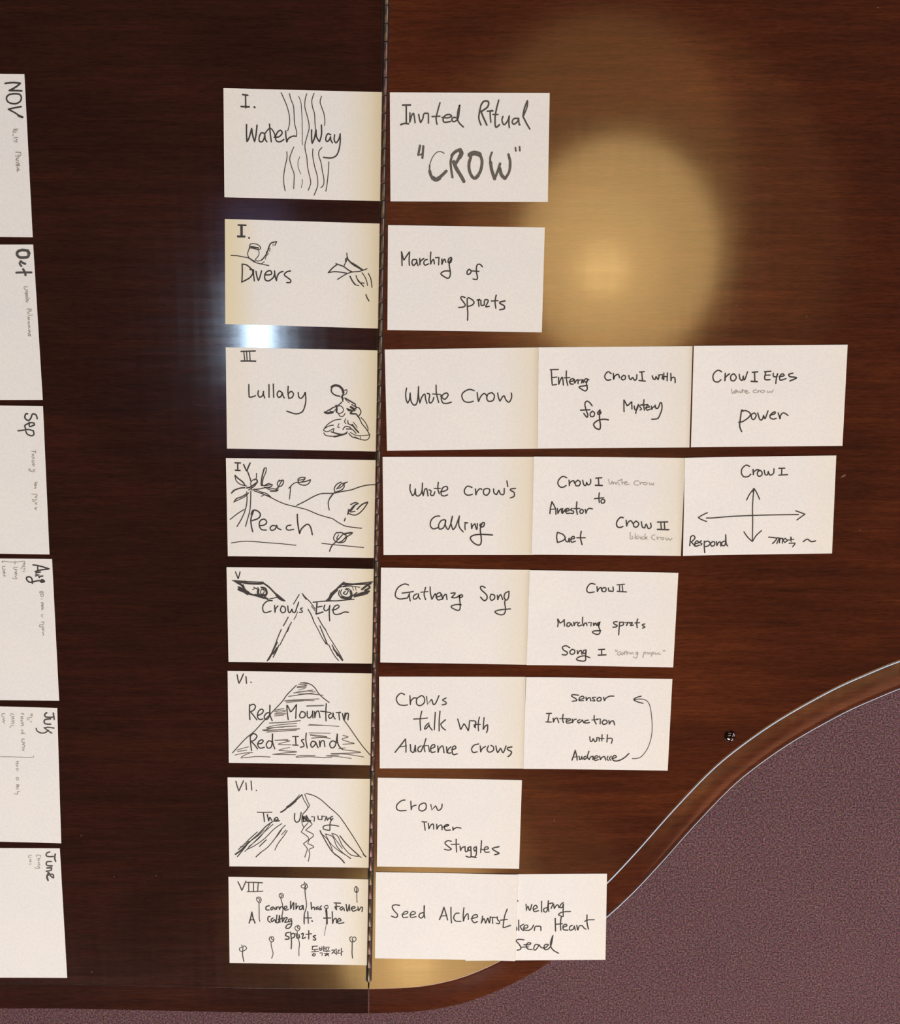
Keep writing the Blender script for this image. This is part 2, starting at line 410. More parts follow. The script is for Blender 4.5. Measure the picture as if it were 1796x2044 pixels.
# ------------------------------------------------------------------ cards
W, H, TH = 0.1524, 0.1016, 0.00030
STROKES = """
@c1
=handwritten_word ink
14 -580 453 -530 448
13 -552 447 -551 331
15 -595 343 -518 342
15 -470 342 -464 337
13 -544 177 -545 91 -541 17/-520 56 -494 147/-487 84 -468 19/-454 85 -444 175
12 -375 100 -403 104 -423 67 -422 26 -394 23 -375 59 -370 100/-365 46 -349 22
12 -325 187 -318 106 -307 23
11 -365 103 -332 142 -307 144 -281 107 -270 73
12 -281 66 -234 72 -204 104 -216 131 -245 117 -267 71 -258 33 -225 25 -187 48
12 -169 128 -167 73 -158 22/-145 56 -103 80 -68 80
13 79 143 79 70 84 16/107 71 121 153/126 81 154 34/173 100 172 190
12 262 102 234 110 215 74 220 42 243 47 262 88/262 57 278 28
12 299 103 295 57 314 29 342 68 352 118/353 32 340 -41 315 -92 263 -114 193 -109
=water_lines_drawing ink
9 -213 480 -187 425 -155 349 -134 264 -134 192 -150 128
9 -133 473 -122 426 -96 360 -89 283 -83 193 -64 121 -66 80
7 -46 451 -24 393 -18 321 -13 240 -12 168 -10 104 -11 32 -8 3
9 31 475 16 421 14 349 37 268 53 197 54 151 37 88 17 14 17 -40 33 -113 43 -213 65 -304 71 -359 48 -422
9 101 481 81 422 85 360 105 297 110 216 116 153
9 171 456 159 406 171 362 195 299 205 236 203 187
9 -159 -65 -158 -127 -176 -209 -188 -292 -186 -375 -174 -434
9 -92 -20 -117 -80 -131 -135 -112 -208 -89 -271 -89 -345 -93 -411
6 -35 -110 -51 -161 -47 -215 -23 -272
6 -9 -320 -10 -361 -20 -400
9 92 -34 90 -93 108 -193 132 -275 140 -358 128 -413 105 -467
9 178 -18 150 -55 150 -101 169 -155 184 -237 199 -319 194 -370 171 -395
9 246 -151 243 -227 234 -319 227 -383 218 -427
@c2
=handwritten_word ink
14 -633 454 -558 454
22 -601 450 -600 348
18 -637 345 -571 346
15 -529 335 -525 332
12 -596 80 -593 14 -598 -94
12 -593 79 -550 72 -498 27 -493 -11 -522 -50 -570 -79 -600 -94
12 -520 31 -482 27/-484 -11 -476 -78
12 -460 14 -450 -38 -436 -75/-424 -47 -405 20
12 -369 -17 -331 -16 -307 -5 -317 23 -350 17 -374 -17 -369 -64 -336 -74 -293 -43 -278 -5
12 -279 24 -272 -33 -259 -72/-254 -32 -231 6 -197 21
12 -123 28 -159 18 -183 -11 -149 -39 -121 -61 -125 -83 -159 -86
=diver_drawing ink
9 -704 160 -645 159 -588 151 -531 139 -474 103 -407 86 -333 74
9 -520 256 -529 223 -541 185 -531 148 -493 121 -465 112
9 -520 233 -520 266 -498 280 -446 273 -415 245 -431 224 -474 234 -512 238
14 -510 250 -479 247 -436 240
8 -474 230 -436 217 -431 179 -450 146 -465 131 -446 113 -407 124
12 -407 124 -379 153 -350 200/-336 248 -313 290 -260 306
10 -260 304 -276 270
9 -360 200 -336 229 -333 255
7 -322 243 -327 210
7 -336 191 -360 163 -369 134
6 -294 286 -294 263
8 -407 88 -379 110
=bird_drawing ink
12 247 22 289 69 336 106/394 86 442 54 480 36
11 247 22 318 34 423 23
10 338 -41 385 -9 428 16 480 35 547 43 595 59 625 71
10 319 112 348 103
10 425 216 431 176 452 139 508 108 575 66
15 426 167 479 114 537 81 585 56
10 412 162 414 129 401 95
9 422 134 426 176
14 460 -7 482 -49 511 -86
9 511 -86 547 -96
11 519 2 534 -38 558 -65 599 -69
11 541 -42 563 -70 595 -100
9 576 32 605 -7 625 -54 633 -92
10 638 27 663 -24 677 -107
12 618 -179 630 -210 650 -241
@c3
=handwritten_word ink
13 -611 470 -535 474 -470 477
13 -612 375 -536 377 -467 376
10 -584 469 -575 379
10 -557 469 -551 379
10 -526 470 -522 380
12 -537 142 -537 73 -535 17/-511 17 -472 31
12 -442 83 -447 46 -433 19 -403 32 -391 81/-392 47 -379 10
12 -337 146 -337 19
12 -294 151 -291 20
12 -209 70 -238 84 -256 50 -243 21 -217 31 -204 72/-201 46 -185 14
12 -146 132 -149 71 -141 13
12 -146 57 -117 82 -94 58 -107 23 -141 11
12 -46 73 -39 25 -15 15 10 45 24 80/29 -13 10 -92 -15 -127 -73 -143 -161 -117
=seated_figure_drawing ink
24 286 134 320 151 364 142 393 112 401 82
14 291 134 282 100 296 71 331 50 369 43
12 384 38 394 14 399 -6
14 393 112 408 83 394 53 384 33
9 413 102 437 108 434 73 403 53
16 394 38 399 14
11 389 -14 355 -46 316 -66 268 -92 219 -122
22 219 -122 248 -129 297 -121
8 302 -67 268 -107 312 -108 326 -86
18 331 -51 338 -76 336 -115
9 341 -58 384 -57 406 -99 375 -129 336 -120
9 351 -129 375 -159 404 -155 422 -128
14 418 26 472 -4 523 -33
7 423 14 462 -24
11 487 -38 531 -62 560 -71 580 -110 560 -150
22 477 -63 502 -77 511 -97
16 443 -83 492 -102 473 -127 521 -131
9 438 -79 463 -103 531 -91
12 521 -43 531 -72 492 -82
14 531 -131 561 -170
9 380 -188 317 -199 258 -235 221 -275 205 -305
9 307 -249 258 -260 219 -285
9 205 -305 249 -316 307 -283
10 210 -330 229 -354 288 -363 347 -357
8 361 -233 348 -268 366 -270
12 283 -318 337 -332 405 -341 444 -315
16 313 -367 376 -351 435 -330
9 312 -288 307 -323 366 -346
9 429 -182 416 -212 429 -231
11 449 -201 454 -231 493 -250 512 -269
16 493 -240 522 -279 557 -318
8 502 -215 532 -249 542 -269
10 400 -293 424 -261 464 -265 483 -280
10 434 -286 493 -289 532 -328
10 459 -330 494 -364 562 -382
8 474 -319 533 -348 611 -348 669 -340
10 561 -165 590 -228 635 -282 669 -340
9 580 -167 619 -208 649 -266 651 -296
9 518 -363 572 -387 631 -394 660 -375 671 -340
7 572 -357 582 -387
@c4
=handwritten_word ink
13 -671 461 -617 460
13 -644 458 -645 383
13 -670 385 -622 382
13 -585 444 -564 395 -553 375/-540 415 -519 460
13 -494 -37 -521 -119 -515 -200 -504 -249
13 -518 -68 -497 -27 -453 -32 -424 -67 -444 -108 -509 -134
12 -435 -184 -386 -178 -360 -147 -385 -117 -425 -133 -437 -179 -416 -224 -366 -231
12 -267 -187 -301 -182 -327 -208 -312 -233 -277 -218 -257 -177/-252 -207 -216 -225
12 -116 -175 -153 -185 -163 -211 -143 -228 -89 -220
13 -50 -62 -48 -133 -39 -204 -28 -265/-9 -214 41 -168 70 -172 90 -213 101 -272
=tree_and_hill_drawing ink
11 -558 164 -558 63 -581 -39 -623 -130 -663 -197
11 -517 174 -521 63 -532 -38 -558 -130 -576 -196
10 -586 -18 -651 -60 -731 -124
10 -484 175 -401 146 -322 111 -244 72 -165 40 -57 14 52 -15 170 -64 309 -103
10 309 -103 368 -143 437 -178 507 -189 603 -199
11 -57 29 33 76 122 127 201 156 310 160 408 181 497 198 586 231 665 250 758 257
9 -724 -369 -607 -352 -487 -353 -348 -363 -209 -372 -65 -386
9 196 -362 328 -375 487 -389 624 -400
14 -674 333 -645 303 -596 264 -577 234
10 -674 323 -660 273 -616 238 -557 224
14 -712 150 -676 182 -617 203 -577 206
9 -696 177 -637 198 -577 209
12 -689 56 -663 92 -609 113 -559 144
9 -688 59 -629 87 -579 113 -539 154
13 -545 370 -526 315 -512 265
10 -457 356 -460 306 -478 285
11 -458 291 -453 266 -479 225 -538 184
9 -507 275 -478 295 -448 286 -458 256
9 -518 255 -509 185
14 -378 407 -398 337 -411 256 -409 236
10 -378 407 -358 412 -363 367 -389 307 -400 236
11 -499 185 -430 196 -361 212
14 -558 204 -518 215 -478 245 -448 266
11 -410 231 -360 232 -301 243 -321 217 -380 211
10 -370 237 -335 252 -301 238
9 -380 216 -321 187 -243 183
9 -341 207 -292 202 -243 188
8 -479 195 -440 175 -381 156
9 -411 120 -371 136 -313 112
9 -411 156 -361 151 -313 112
12 -262 193 -242 213
9 -322 172 -262 173 -238 188
=leaves_drawing ink
11 -227 289 -247 258 -237 223 -203 234 -185 269 -192 289 -227 279
10 -192 291 -217 259 -242 203
10 -40 271 -84 255 -134 205
10 -114 220 -120 159 -128 94
11 -35 271 -39 301 -5 320 34 317
9 -35 291 5 297 34 307 -5 272 -35 269
11 -15 271 34 277 88 298/73 263 34 240 -15 246 -40 266
11 394 277 349 251 325 206 334 175
11 458 278 408 262/428 237 408 202 379 186 329 170
9 404 267 374 236 354 206
9 438 267 389 221 359 211
10 349 206 389 247
14 314 155 280 109
11 280 109 265 64 269 18 274 -12
12 492 46 537 67 571 57/527 37 492 -4 467 -30
10 546 52 507 -4 487 -30 536 -24
14 663 74 606 48 556 -3
12 665 69 626 8 576 -44 527 -63 467 -45
14 472 -5 462 -55
12 437 -96 427 -125
12 497 -243 407 -260/447 -279 407 -331 367 -352
11 348 -245 323 -281 320 -322 348 -347
10 368 -270 348 -311 367 -311
12 407 -270 372 -311 348 -337 367 -352 427 -341 452 -290/512 -246 437 -259 397 -247 353 -250
13 343 -342 298 -389 276 -443
@c5
=handwritten_word ink
11 -671 458 -657 418 -646 386/-635 419 -625 460
12 -301 158 -351 152 -392 110 -398 58 -373 27 -313 47
12 -277 106 -273 30/-267 70 -242 102
12 -202 102 -217 60 -197 29 -167 45 -170 87 -197 102
12 -141 103 -137 51 -122 30 -97 72/-92 41 -67 36 -46 94/-31 135
11 -29 146 -39 112
11 9 84 -11 73 7 52 4 37 -22 36
13 160 143 149 21
12 160 94 210 103
13 149 19 220 42
12 240 118 230 76 250 55 280 77 292 118/285 35 289 -51
12 315 66 350 72 386 99 371 119 335 98 325 46 350 17 400 26 441 45 483 42
11 120 146 220 157 321 163
=crow_eyes_drawing ink
22 -683 363 -619 352 -539 339 -439 336 -399 341
10 -706 366 -638 365 -548 358 -439 354 -389 354
18 -399 349 -339 308 -280 247 -231 196 -181 160
14 -280 247 -240 216 -171 157
24 -664 351 -619 326 -590 295
9 -594 326 -580 285 -540 244 -481 213
30 -640 274 -590 254 -551 228
18 -644 300 -590 274 -540 244
18 -561 233 -481 213 -401 193 -351 178
22 -471 219 -411 193 -361 184
24 -440 276 -445 235 -421 214 -381 215
22 -365 277 -355 236 -376 204
10 -394 297 -380 256 -400 225 -420 245 -405 277 -380 266
20 -409 297 -370 287 -355 256
8 -489 301 -450 276
8 -500 275 -439 295
10 -351 168 -311 179 -261 190 -241 190
18 -260 216 -221 175 -181 160
7 -578 368 -559 342
=crow_eye_lashes_drawing ink
20 437 359 381 307 321 233 271 170
14 371 296 321 254 281 191
12 432 354 522 345 622 356 730 371
14 421 338 502 339 602 342 712 350
22 712 357 672 331 622 289
20 682 336 702 310 652 279
26 692 269 622 247 551 220
14 682 248 612 226 541 210
12 572 257 521 215 491 183
11 260 165 351 163 441 172 541 182
30 421 203 461 193 506 199
26 506 267 513 225 491 194
12 391 276 383 234 411 193
10 416 286 401 245 431 203
12 451 287 481 277 461 235 431 245 451 266
10 461 297 496 287 506 246
8 431 312 481 318 542 317 602 311
7 522 319 536 277
7 552 317 562 278
20 306 243 286 191 260 165
10 291 170 321 223 371 275
10 391 307 461 328 522 334
=feather_lines_drawing ink
10 -22 227 -50 177 -81 124
8 -42 41 -57 -1 -78 -41
11 -138 -17 -163 -65 -189 -112
11 -210 -149 -246 -234 -277 -319 -309 -393
10 -105 -69 -144 -148 -185 -233 -227 -318
16 -134 -127 -149 -170
11 -237 -318 -268 -392 -299 -451
18 -258 -350 -299 -414
12 -252 -287 -288 -361 -329 -435 -361 -491
9 -288 -361 -314 -425 -345 -483
10 -247 -339 -279 -408
10 8 240 40 199 90 147 139 75
9 15 219 50 173
8 100 106 139 54
11 67 69 99 12 128 -67
9 128 -67 168 -145 218 -249 268 -312
8 208 -228 248 -302
11 169 -17 209 -92 249 -154
12 188 -108 218 -186 243 -249 263 -302
9 239 -133 279 -217 329 -301 379 -385
10 278 -307 298 -354 338 -428 378 -478
12 313 -312 348 -385 369 -427
18 328 -354 369 -406
20 369 -406 419 -474
9 374 -374 424 -471
@c6
=handwritten_word ink
12 -663 468 -656 417 -646 374/-623 418 -599 477
12 -572 450 -567 376
13 -522 390 -518 387
13 -537 141 -539 54 -536 -23
12 -537 130 -496 147 -476 120 -496 82 -529 65/-497 23 -462 -25
12 -451 24 -410 46 -394 79 -415 95 -446 67 -456 13 -436 -19 -400 -13
12 -328 58 -359 52 -385 14 -370 -20 -334 15 -325 145/-325 37 -303 -30
12 -149 137 -145 62 -135 -16
12 -144 143 -109 68/-78 106 -47 155/-53 74 -56 -1
12 3 76 -17 32 3 5 39 22 39 65 3 76
12 65 77 65 23 90 7 116 45 121 89/124 8
12 141 78 144 8/156 68 182 84 197 14
12 263 167 258 70 261 -22
11 202 85 309 71
12 315 60 289 38 299 6 325 22 335 71/340 28 356 1
11 366 72 417 73/396 72 402 -9
12 432 62 445 -2/463 73 453 8
12 453 -2 473 63 495 58 489 -7
12 -535 -200 -530 -292 -521 -368
12 -535 -211 -499 -177 -463 -204 -489 -248 -525 -265/-490 -302 -459 -347
12 -459 -291 -418 -285 -397 -257 -417 -246 -448 -269 -454 -312 -428 -339 -387 -328
12 -305 -266 -341 -256 -366 -300 -346 -338 -310 -310 -299 -174/-300 -266 -277 -344
11 -89 -202 -28 -201
12 -59 -207 -54 -294
11 -90 -297 -33 -299
12 28 -233 3 -244 23 -276 28 -309 -8 -320
12 54 -161 49 -238 64 -327
12 146 -258 116 -253 100 -291 116 -318 146 -290 151 -257/177 -322
12 192 -246 198 -316/208 -256 239 -245 249 -310
12 372 -264 331 -243 300 -276 316 -320 357 -297 380 -161/382 -253 403 -307 434 -334
=mountain_drawing ink
10 -49 362 -139 266 -200 179 -282 86 -385 -29 -488 -150 -591 -244 -721 -396
10 -6 389 45 393 105 373 146 336 187 273 238 225 294 181
10 443 -3 504 -88 597 -227 659 -313 737 -405
=shading_drawing soft
8 -6 392 65 383
9 -27 375 60 369
9 -37 349 55 361
9 -42 338 55 347
7 -27 311 44 334
9 -78 278 24 296 126 316
9 -47 289 75 303 151 293
9 -129 240 -27 258 85 271 228 260
8 -27 268 126 282
9 -172 191 -78 201 75 211 187 219
9 -159 185 -27 199 136 199
8 -154 169 -78 182 24 194
9 -272 86 -180 106
8 -277 70 -160 89
8 -262 54 -165 74
10 -277 43 -160 49
9 -277 22 -180 34
13 60 138 233 147
10 -332 -58 -181 -47 -7 -24
8 -365 -110 -263 -81 -48 -55
9 -360 -115 -181 -95 -48 -85
13 -401 -138 -345 -131
9 -386 -137 -283 -108 -181 -101
11 -386 -143 -202 -128 -17 -116
9 -360 -158 -202 -145 -48 -131
7 75 -74 228 -74
8 85 -66 228 -71 397 -81
9 83 -159 305 -159
8 95 -177 269 -195
8 95 -185 208 -200 269 -201
10 110 -217 228 -207 305 -216
11 -274 -249 -141 -239
9 -212 -243 -115 -252/-243 -292 -110 -295
8 -233 -357 -182 -340 -120 -326
9 -234 -361 -49 -370
9 -300 -406 -182 -389 -49 -376
9 -285 -407 -59 -405
9 -54 -430 -8 -413 146 -410
9 -49 -434 85 -425 229 -431 321 -427
9 438 -181 495 -197 428 -225 557 -266
9 439 -279 557 -269
9 393 -329 464 -319
9 434 -339 629 -366 311 -385
9 321 -391 465 -388 660 -417
8 264 -410 393 -400
8 270 -413 393 -419 527 -436
8 -675 -366 -613 -343 -551 -325
8 -670 -380 -572 -364
8 -696 -421 -603 -397 -511 -390
9 -629 -441 -593 -419 -542 -396
9 -635 -452 -552 -443 -460 -433 -326 -436
@c7
=handwritten_word ink
11 -674 466 -662 411 -645 356/-621 411 -593 472
11 -569 450 -564 370
11 -514 470 -508 368
12 -461 366 -459 364
10 -454 116 -380 115 -299 118
12 -390 115 -379 9
12 -349 93 -334 15/-323 60 -303 26
12 -277 32 -236 33 -246 60 -272 43 -272 16 -220 22
12 -56 107 -59 40 -39 7 -7 30 12 119
12 29 75 34 8/35 64 66 64 55 19 34 25
11 66 64 81 25 112 31/102 20 66 86
11 123 70 154 71/148 20
11 190 82 195 43 232 41/232 83
11 242 77 278 78/263 27
11 284 66 289 33 309 61 325 39
11 346 78 325 67 330 39 351 56 320 11 316 -78
11 408 -33 325 -20 252 -34 250 -68 309 -82 316 -67
=volcano_drawing ink
14 21 319 -36 263 -109 195
26 -47 252 -109 195 -135 179
16 -135 173 -172 139 -205 119
8 -5 319 -67 240
9 21 324 41 264 82 175 35 108 19 75
9 52 328 73 264 103 198/56 131 24 86 18 8 39 -54
10 24 86 65 42 122 -2
10 40 53 86 8
9 96 20 127 -13 96 -47 56 -84/142 -136 95 -193 79 -236/144 -273 94 -305 99 -362 82 -443
9 81 -3 39 -54 10 -104/90 -176 32 -239/73 -294 62 -340 46 -394
10 63 336 140 315 223 266 315 178 398 101 449 35 532 -98 605 -221 678 -355
14 673 -355 699 -380
12 -288 15 -361 -41 -456 -143 -551 -234 -594 -291 -674 -395
18 -551 -223 -626 -313 -695 -368
10 -456 -109 -540 -189 -604 -257 -662 -314
8 -319 -18 -436 -176 -552 -279
8 -288 -18 -404 -131 -489 -222 -595 -336
8 -383 -86 -467 -166 -562 -234
8 -641 -280 -594 -274 -572 -245
9 -195 -11 -279 -74 -384 -187 -489 -267 -574 -313
11 -363 -198 -437 -275
9 -158 -28 -216 -96 -280 -197 -354 -288 -418 -339
11 -418 -339 -476 -396
9 -198 -79 -238 -141 -291 -209
9 -138 -89 -175 -151 -239 -242 -273 -315
8 -201 -140 -154 -84
12 210 -85 261 -191 323 -303 365 -353
14 365 -353 427 -403 469 -454
8 215 -113 293 -191 344 -314
9 267 -124 345 -156 386 -257 448 -335 537 -402
8 272 -135 324 -235 407 -313 490 -369 532 -402
9 335 -117 397 -145 449 -256 532 -357 615 -378
8 340 -128 386 -201 448 -290
12 423 -144 480 -222 553 -300 626 -369
8 615 -369 652 -389
@c8
=handwritten_word ink
11 -661 454 -638 401 -620 352/-599 401 -575 462
11 -567 447 -483 449 -397 445
10 -562 339 -484 341 -394 348
10 -546 448 -545 342
10 -493 445 -494 343
10 -443 444 -450 347
13 -545 -30 -528 30 -515 105/-502 31 -481 -29
11 -539 5 -492 14
13 -327 178 -359 166 -359 131 -328 128
12 -285 167 -312 149 -301 129 -275 156 -264 133
12 -254 162 -249 133/-243 162 -222 163 -217 134/-201 169 -180 161 -159 132
12 -164 141 -138 158 -143 178 -164 164 -154 129 -122 139
12 -96 234 -98 140/-64 223 -64 140
12 -38 212 -38 141/-22 178 -12 180
12 30 185 -1 172 1 142 25 150 36 190 41 139
12 123 226 130 141/136 164 157 170 162 141
12 199 176 178 164 183 145 204 159 209 142
12 236 188 220 165 236 146 218 141
12 372 225 441 223
12 393 220 399 140/383 180 430 186
12 462 181 436 164 452 141 473 170 483 136
12 502 211 510 136/520 136 536 211/541 137
12 557 160 599 172 583 189 559 166 578 132 620 150
12 630 184 636 139 662 179 678 174 673 131
12 -318 52 -339 45 -341 5 -318 -17
12 -286 35 -307 17 -297 -11 -270 18 -260 -16
12 -244 70 -255 -16/-228 -16 -217 71/-212 -15
11 -233 19 -170 37
12 -191 66 -186 -15/-159 37 -133 38 -165 -15/-123 -8
12 -86 27 -117 21 -112 -8 -86 10 -91 -54 -123 -86 -149 -78 -133 -43 -91 -30
12 51 93 49 -28
12 88 117 94 -21
11 62 42 130 43
16 134 8 138 5
14 283 138 292 57 294 -23
12 260 43 336 47
12 352 122 357 -22/368 24 394 42 400 -10
12 410 8 447 20 431 43 410 19 421 -15 479 -6
13 -113 -133 -144 -141 -150 -170 -118 -187 -118 -210 -155 -214
12 -97 -129 -89 -239 -92 -326
12 -92 -152 -60 -145 -55 -180 -86 -204
12 -39 -145 -28 -197 -2 -191 -7 -156
12 19 -150 41 -144 30 -202 62 -189
12 99 -108 99 -206
10 67 -152 130 -144
12 173 -164 146 -176 173 -199 168 -220 148 -213
=korean_word ink
10 136 -295 194 -289
10 141 -304 141 -333 199 -326
9 165 -333 165 -356
9 131 -360 205 -352
10 157 -379 136 -397 157 -408 170 -387 152 -376
9 215 -303 218 -337 242 -335/242 -296
8 215 -320 242 -320
9 261 -290 261 -348
8 261 -319 279 -319
9 221 -370 247 -369/242 -401
9 274 -302 295 -299/284 -330
9 300 -301 321 -298/311 -330
9 268 -348 327 -345
9 297 -336 297 -359
9 268 -377 321 -376/274 -406 295 -377/316 -405
10 348 -335 385 -332/348 -379 369 -352/388 -375
10 395 -317 399 -386
10 422 -334 412 -375/424 -334 433 -333
9 417 -371 449 -366
10 454 -310 454 -397
9 454 -350 470 -350
=camellia_drawing ink
9 -442 279 -461 267 -458 233 -427 210 -413 245 -423 273 -442 275
9 -453 261 -427 250 -437 222
10 -437 216 -436 113 -436 32 -429 -8
9 -200 329 -219 306 -211 277 -180 278 -174 310 -190 326
8 -206 312 -185 301 -203 283
10 -203 272 -185 198 -180 129 -191 60
9 54 465 47 436 20 424 20 402 46 391 83 397 78 437 57 448
8 47 436 67 414 46 391
9 73 442 57 402 73 374
11 57 385 64 294 75 203 67 145 49 76 46 -11
9 608 424 592 401 596 361 624 356 631 390 613 418
8 608 407 619 379 603 361
9 613 384 617 304 620 236
9 288 195 267 178 278 155 304 161 304 190 288 193
14 288 161 294 115 299 -23
6 289 -23 278 -93 270 -162
9 -627 -289 -627 -318 -653 -331 -648 -359 -617 -365 -576 -335 -590 -306 -611 -306 -617 -353
11 -617 -353 -619 -411 -607 -487
9 -314 -185 -330 -214 -314 -243 -288 -242 -279 -207 -298 -185 -308 -208 -287 -225
9 -309 -249 -307 -301 -290 -370 -291 -405 -305 -443
9 -17 -46 -49 -70 -44 -99 -12 -110 4 -75 -12 -50 -23 -75 -2 -87
9 -28 -110 -18 -191 -2 -260 -7 -330 -7 -409
9 564 -168 543 -186 554 -227 575 -220 570 -186 601 -174 612 -202 586 -232 575 -203
11 570 -226 570 -296 569 -366 576 -426
@r1
=handwritten_word greyink
15 -640 391 -566 393
14 -606 391 -606 224
15 -659 210 -625 222 -585 219
13 -571 319 -573 229/-554 296 -536 314 -527 269 -522 229
13 -487 306 -480 265 -469 229/-447 270 -438 310 -414 315
13 -428 317 -394 315/-394 270 -394 226
13 -284 414 -307 333 -321 270 -312 216
12 -360 286 -284 290
13 -265 279 -209 275 -172 289 -198 307 -237 293 -254 261 -241 234 -181 242
13 -120 271 -148 280 -171 261 -153 239 -115 262 -102 316 -95 397/-111 343 -117 271 -97 226 -59 191
14 108 393 90 307 90 262 109 210
15 108 393 136 429 178 425 173 380 127 344 108 335/127 290 165 210
13 169 337 228 342/197 335 203 236
14 277 439 257 362 244 281 250 191 287 213
12 221 308 272 308
13 319 290 310 254 329 213 362 245 380 299/376 236 381 186
13 459 273 422 268 408 236 427 218 460 246 469 277/474 218 483 214
14 550 435 523 363 510 291/520 273 549 219 578 174
12 553 428 548 377 518 300
=marker_letters marker
20 -475 16 -492 -71
20 -443 11 -452 -98
12 -488 -64 -471 -70 -450 -50
8 -241 -56 -274 -40 -316 -47 -358 -98 -382 -166
14 -382 -166 -384 -221
26 -382 -221 -368 -267 -339 -295
36 -353 -285 -320 -302 -287 -285
26 -287 -281 -254 -253 -222 -221
20 -163 -70 -180 -129 -175 -202 -162 -280
26 -170 -74 -133 -38 -86 -19
36 -86 -33 -76 -56 -95 -92
26 -95 -92 -118 -129 -137 -161
32 -151 -134 -132 -184 -104 -230
30 -104 -230 -75 -275 -52 -317
41 3 -69 46 -51 97 -64
26 102 -69 121 -119 117 -183 99 -238 66 -280
26 13 -92 -3 -147 0 -211 23 -266 57 -289 89 -261
18 216 -46 201 -91 201 -137
28 204 -137 216 -210 245 -293
22 245 -293 277 -210 296 -150
30 291 -192 311 -256 344 -288
22 349 -288 386 -219 392 -127/376 -63
22 384 -91 394 -136 393 -191
15 441 1 447 -31
15 482 8 485 -28
@r2
=handwritten_word ink
12 -629 251 -625 180 -622 122
12 -629 255 -606 171/-583 209 -550 257/-554 181 -551 125
12 -492 182 -520 177 -525 144 -510 124 -482 154 -482 183/-477 154 -467 124
12 -451 192 -448 127/-444 164 -411 193
12 -377 184 -403 174 -410 146 -396 129 -363 142
12 -343 255 -346 194 -343 136/-334 166 -315 185 -307 143
11 -297 202 -258 205/-263 195 -265 134
12 -234 191 -234 135/-220 177 -206 191/-196 159
12 -144 208 -168 192 -172 159 -148 159 -136 202/-162 150 -150 65 -156 18 -179 6 -218 26 -242 49 -209 74 -152 76
12 34 96 16 77 16 49 40 51 54 78 34 96
12 163 122 138 145 110 135 104 78 117 22 108 -2 74 2
11 59 80 130 77
12 -2 -179 -33 -170 -42 -189 -13 -227 2 -255 -21 -273 -62 -277
12 20 -188 22 -264 28 -331 27 -400
12 30 -179 73 -202 88 -230 65 -254 31 -264
12 116 -201 150 -201/131 -201 137 -263
12 155 -205 159 -253 189 -248/193 -200 227 -204 213 -242 204 -266 238 -261
12 304 -151 294 -213 303 -279
11 256 -209 323 -205
13 392 -206 347 -217 343 -231 384 -254 384 -283 342 -293
@r3a
=handwritten_word ink
12 -553 122 -563 68 -560 9 -546 -30/-526 9 -519 77/-511 -11 -478 -51 -448 -12 -434 135
12 -434 135 -435 47 -424 -32/-404 27 -374 60 -365 6 -353 -35
12 -349 65 -325 55 -333 -4 -322 -31 -297 -14 -284 25
12 -259 147 -257 64 -236 -27
11 -296 59 -223 53 -204 34
12 -214 34 -175 4 -141 43 -155 67 -189 53 -209 14 -195 -30 -156 -38 -109 -25
12 120 86 69 100 11 70 -4 31 19 -18 68 -29 109 -20
12 149 68 154 19 161 -25/185 28 220 57 249 27
12 293 66 254 47 244 8 263 -22 307 -13 320 36 293 66
12 353 60 360 16 375 -23/404 25 419 30/438 -14 467 -33 492 14 489 58
@r3b
=handwritten_word ink
12 -644 285 -564 286
12 -634 282 -629 204 -623 131/-580 137
11 -627 206 -578 211
12 -561 208 -558 135/-541 184 -522 208 -512 130
12 -484 271 -483 193 -468 127
11 -503 203 -449 205
12 -454 164 -415 173 -415 193 -444 183 -444 144 -415 139
12 -405 188 -400 144/-386 173 -371 183/-366 178 -366 144
12 -357 178 -328 183/-332 144/-318 183 -313 153
12 -260 182 -289 192 -303 173 -288 158 -269 182 -283 143 -273 94 -292 70 -326 85 -356 110 -317 119 -273 124
12 -37 239 -67 261 -95 235 -100 201 -75 176 -41 181
12 -16 244 -12 181/-3 215 31 234 46 200
12 89 224 65 204 71 180 100 185 104 214 84 224
12 138 223 143 194 158 179/177 204/197 174 216 189 217 228
12 244 255 290 258
12 265 255 275 169
13 241 171 302 164
12 371 217 381 188 399 178/410 212/430 178 439 217
11 434 224 473 228/469 187
11 485 245 487 172/473 207 522 206
12 521 245 520 167
12 555 240 559 162/566 196 595 196 601 147
12 -222 -80 -247 -48 -276 -33 -295 -62 -279 -131 -264 -171 -274 -195 -305 -155
12 -338 -123 -245 -119
12 -221 -136 -240 -156 -235 -186 -205 -186 -198 -151 -221 -133
13 -143 -122 -167 -151 -157 -166 -133 -152 -148 -127/-146 -211 -136 -280 -145 -317 -184 -304 -204 -265 -166 -230 -107 -216 -58 -223
12 94 -24 95 -84 98 -141
12 96 -25 129 -85/158 -55 172 -41/176 -114
12 198 -85 205 -119 228 -115 241 -66/223 -115 214 -159
11 280 -71 251 -85 272 -115 257 -125
12 294 -22 292 -76 301 -127
11 276 -76 334 -71
11 310 -105 349 -96 334 -81 315 -105 330 -127 359 -116
11 368 -86 374 -126/383 -101 403 -91
12 407 -77 413 -106 437 -106 455 -57/470 -57 475 -116 449 -195 425 -216 376 -219
@r3c
=handwritten_word ink
12 -477 248 -511 265 -549 239 -563 200 -547 156 -508 148 -481 170
13 -440 233 -442 155/-436 194 -398 228
12 -355 228 -383 209 -380 165 -348 159 -329 193 -353 228
12 -301 222 -290 174 -265 164 -262 208/-246 164 -219 246
13 -171 241 -118 245
13 -149 241 -143 153
15 -179 151 -119 148
13 -50 245 13 249
13 -37 245 -44 172 7 166
11 -41 211 7 212
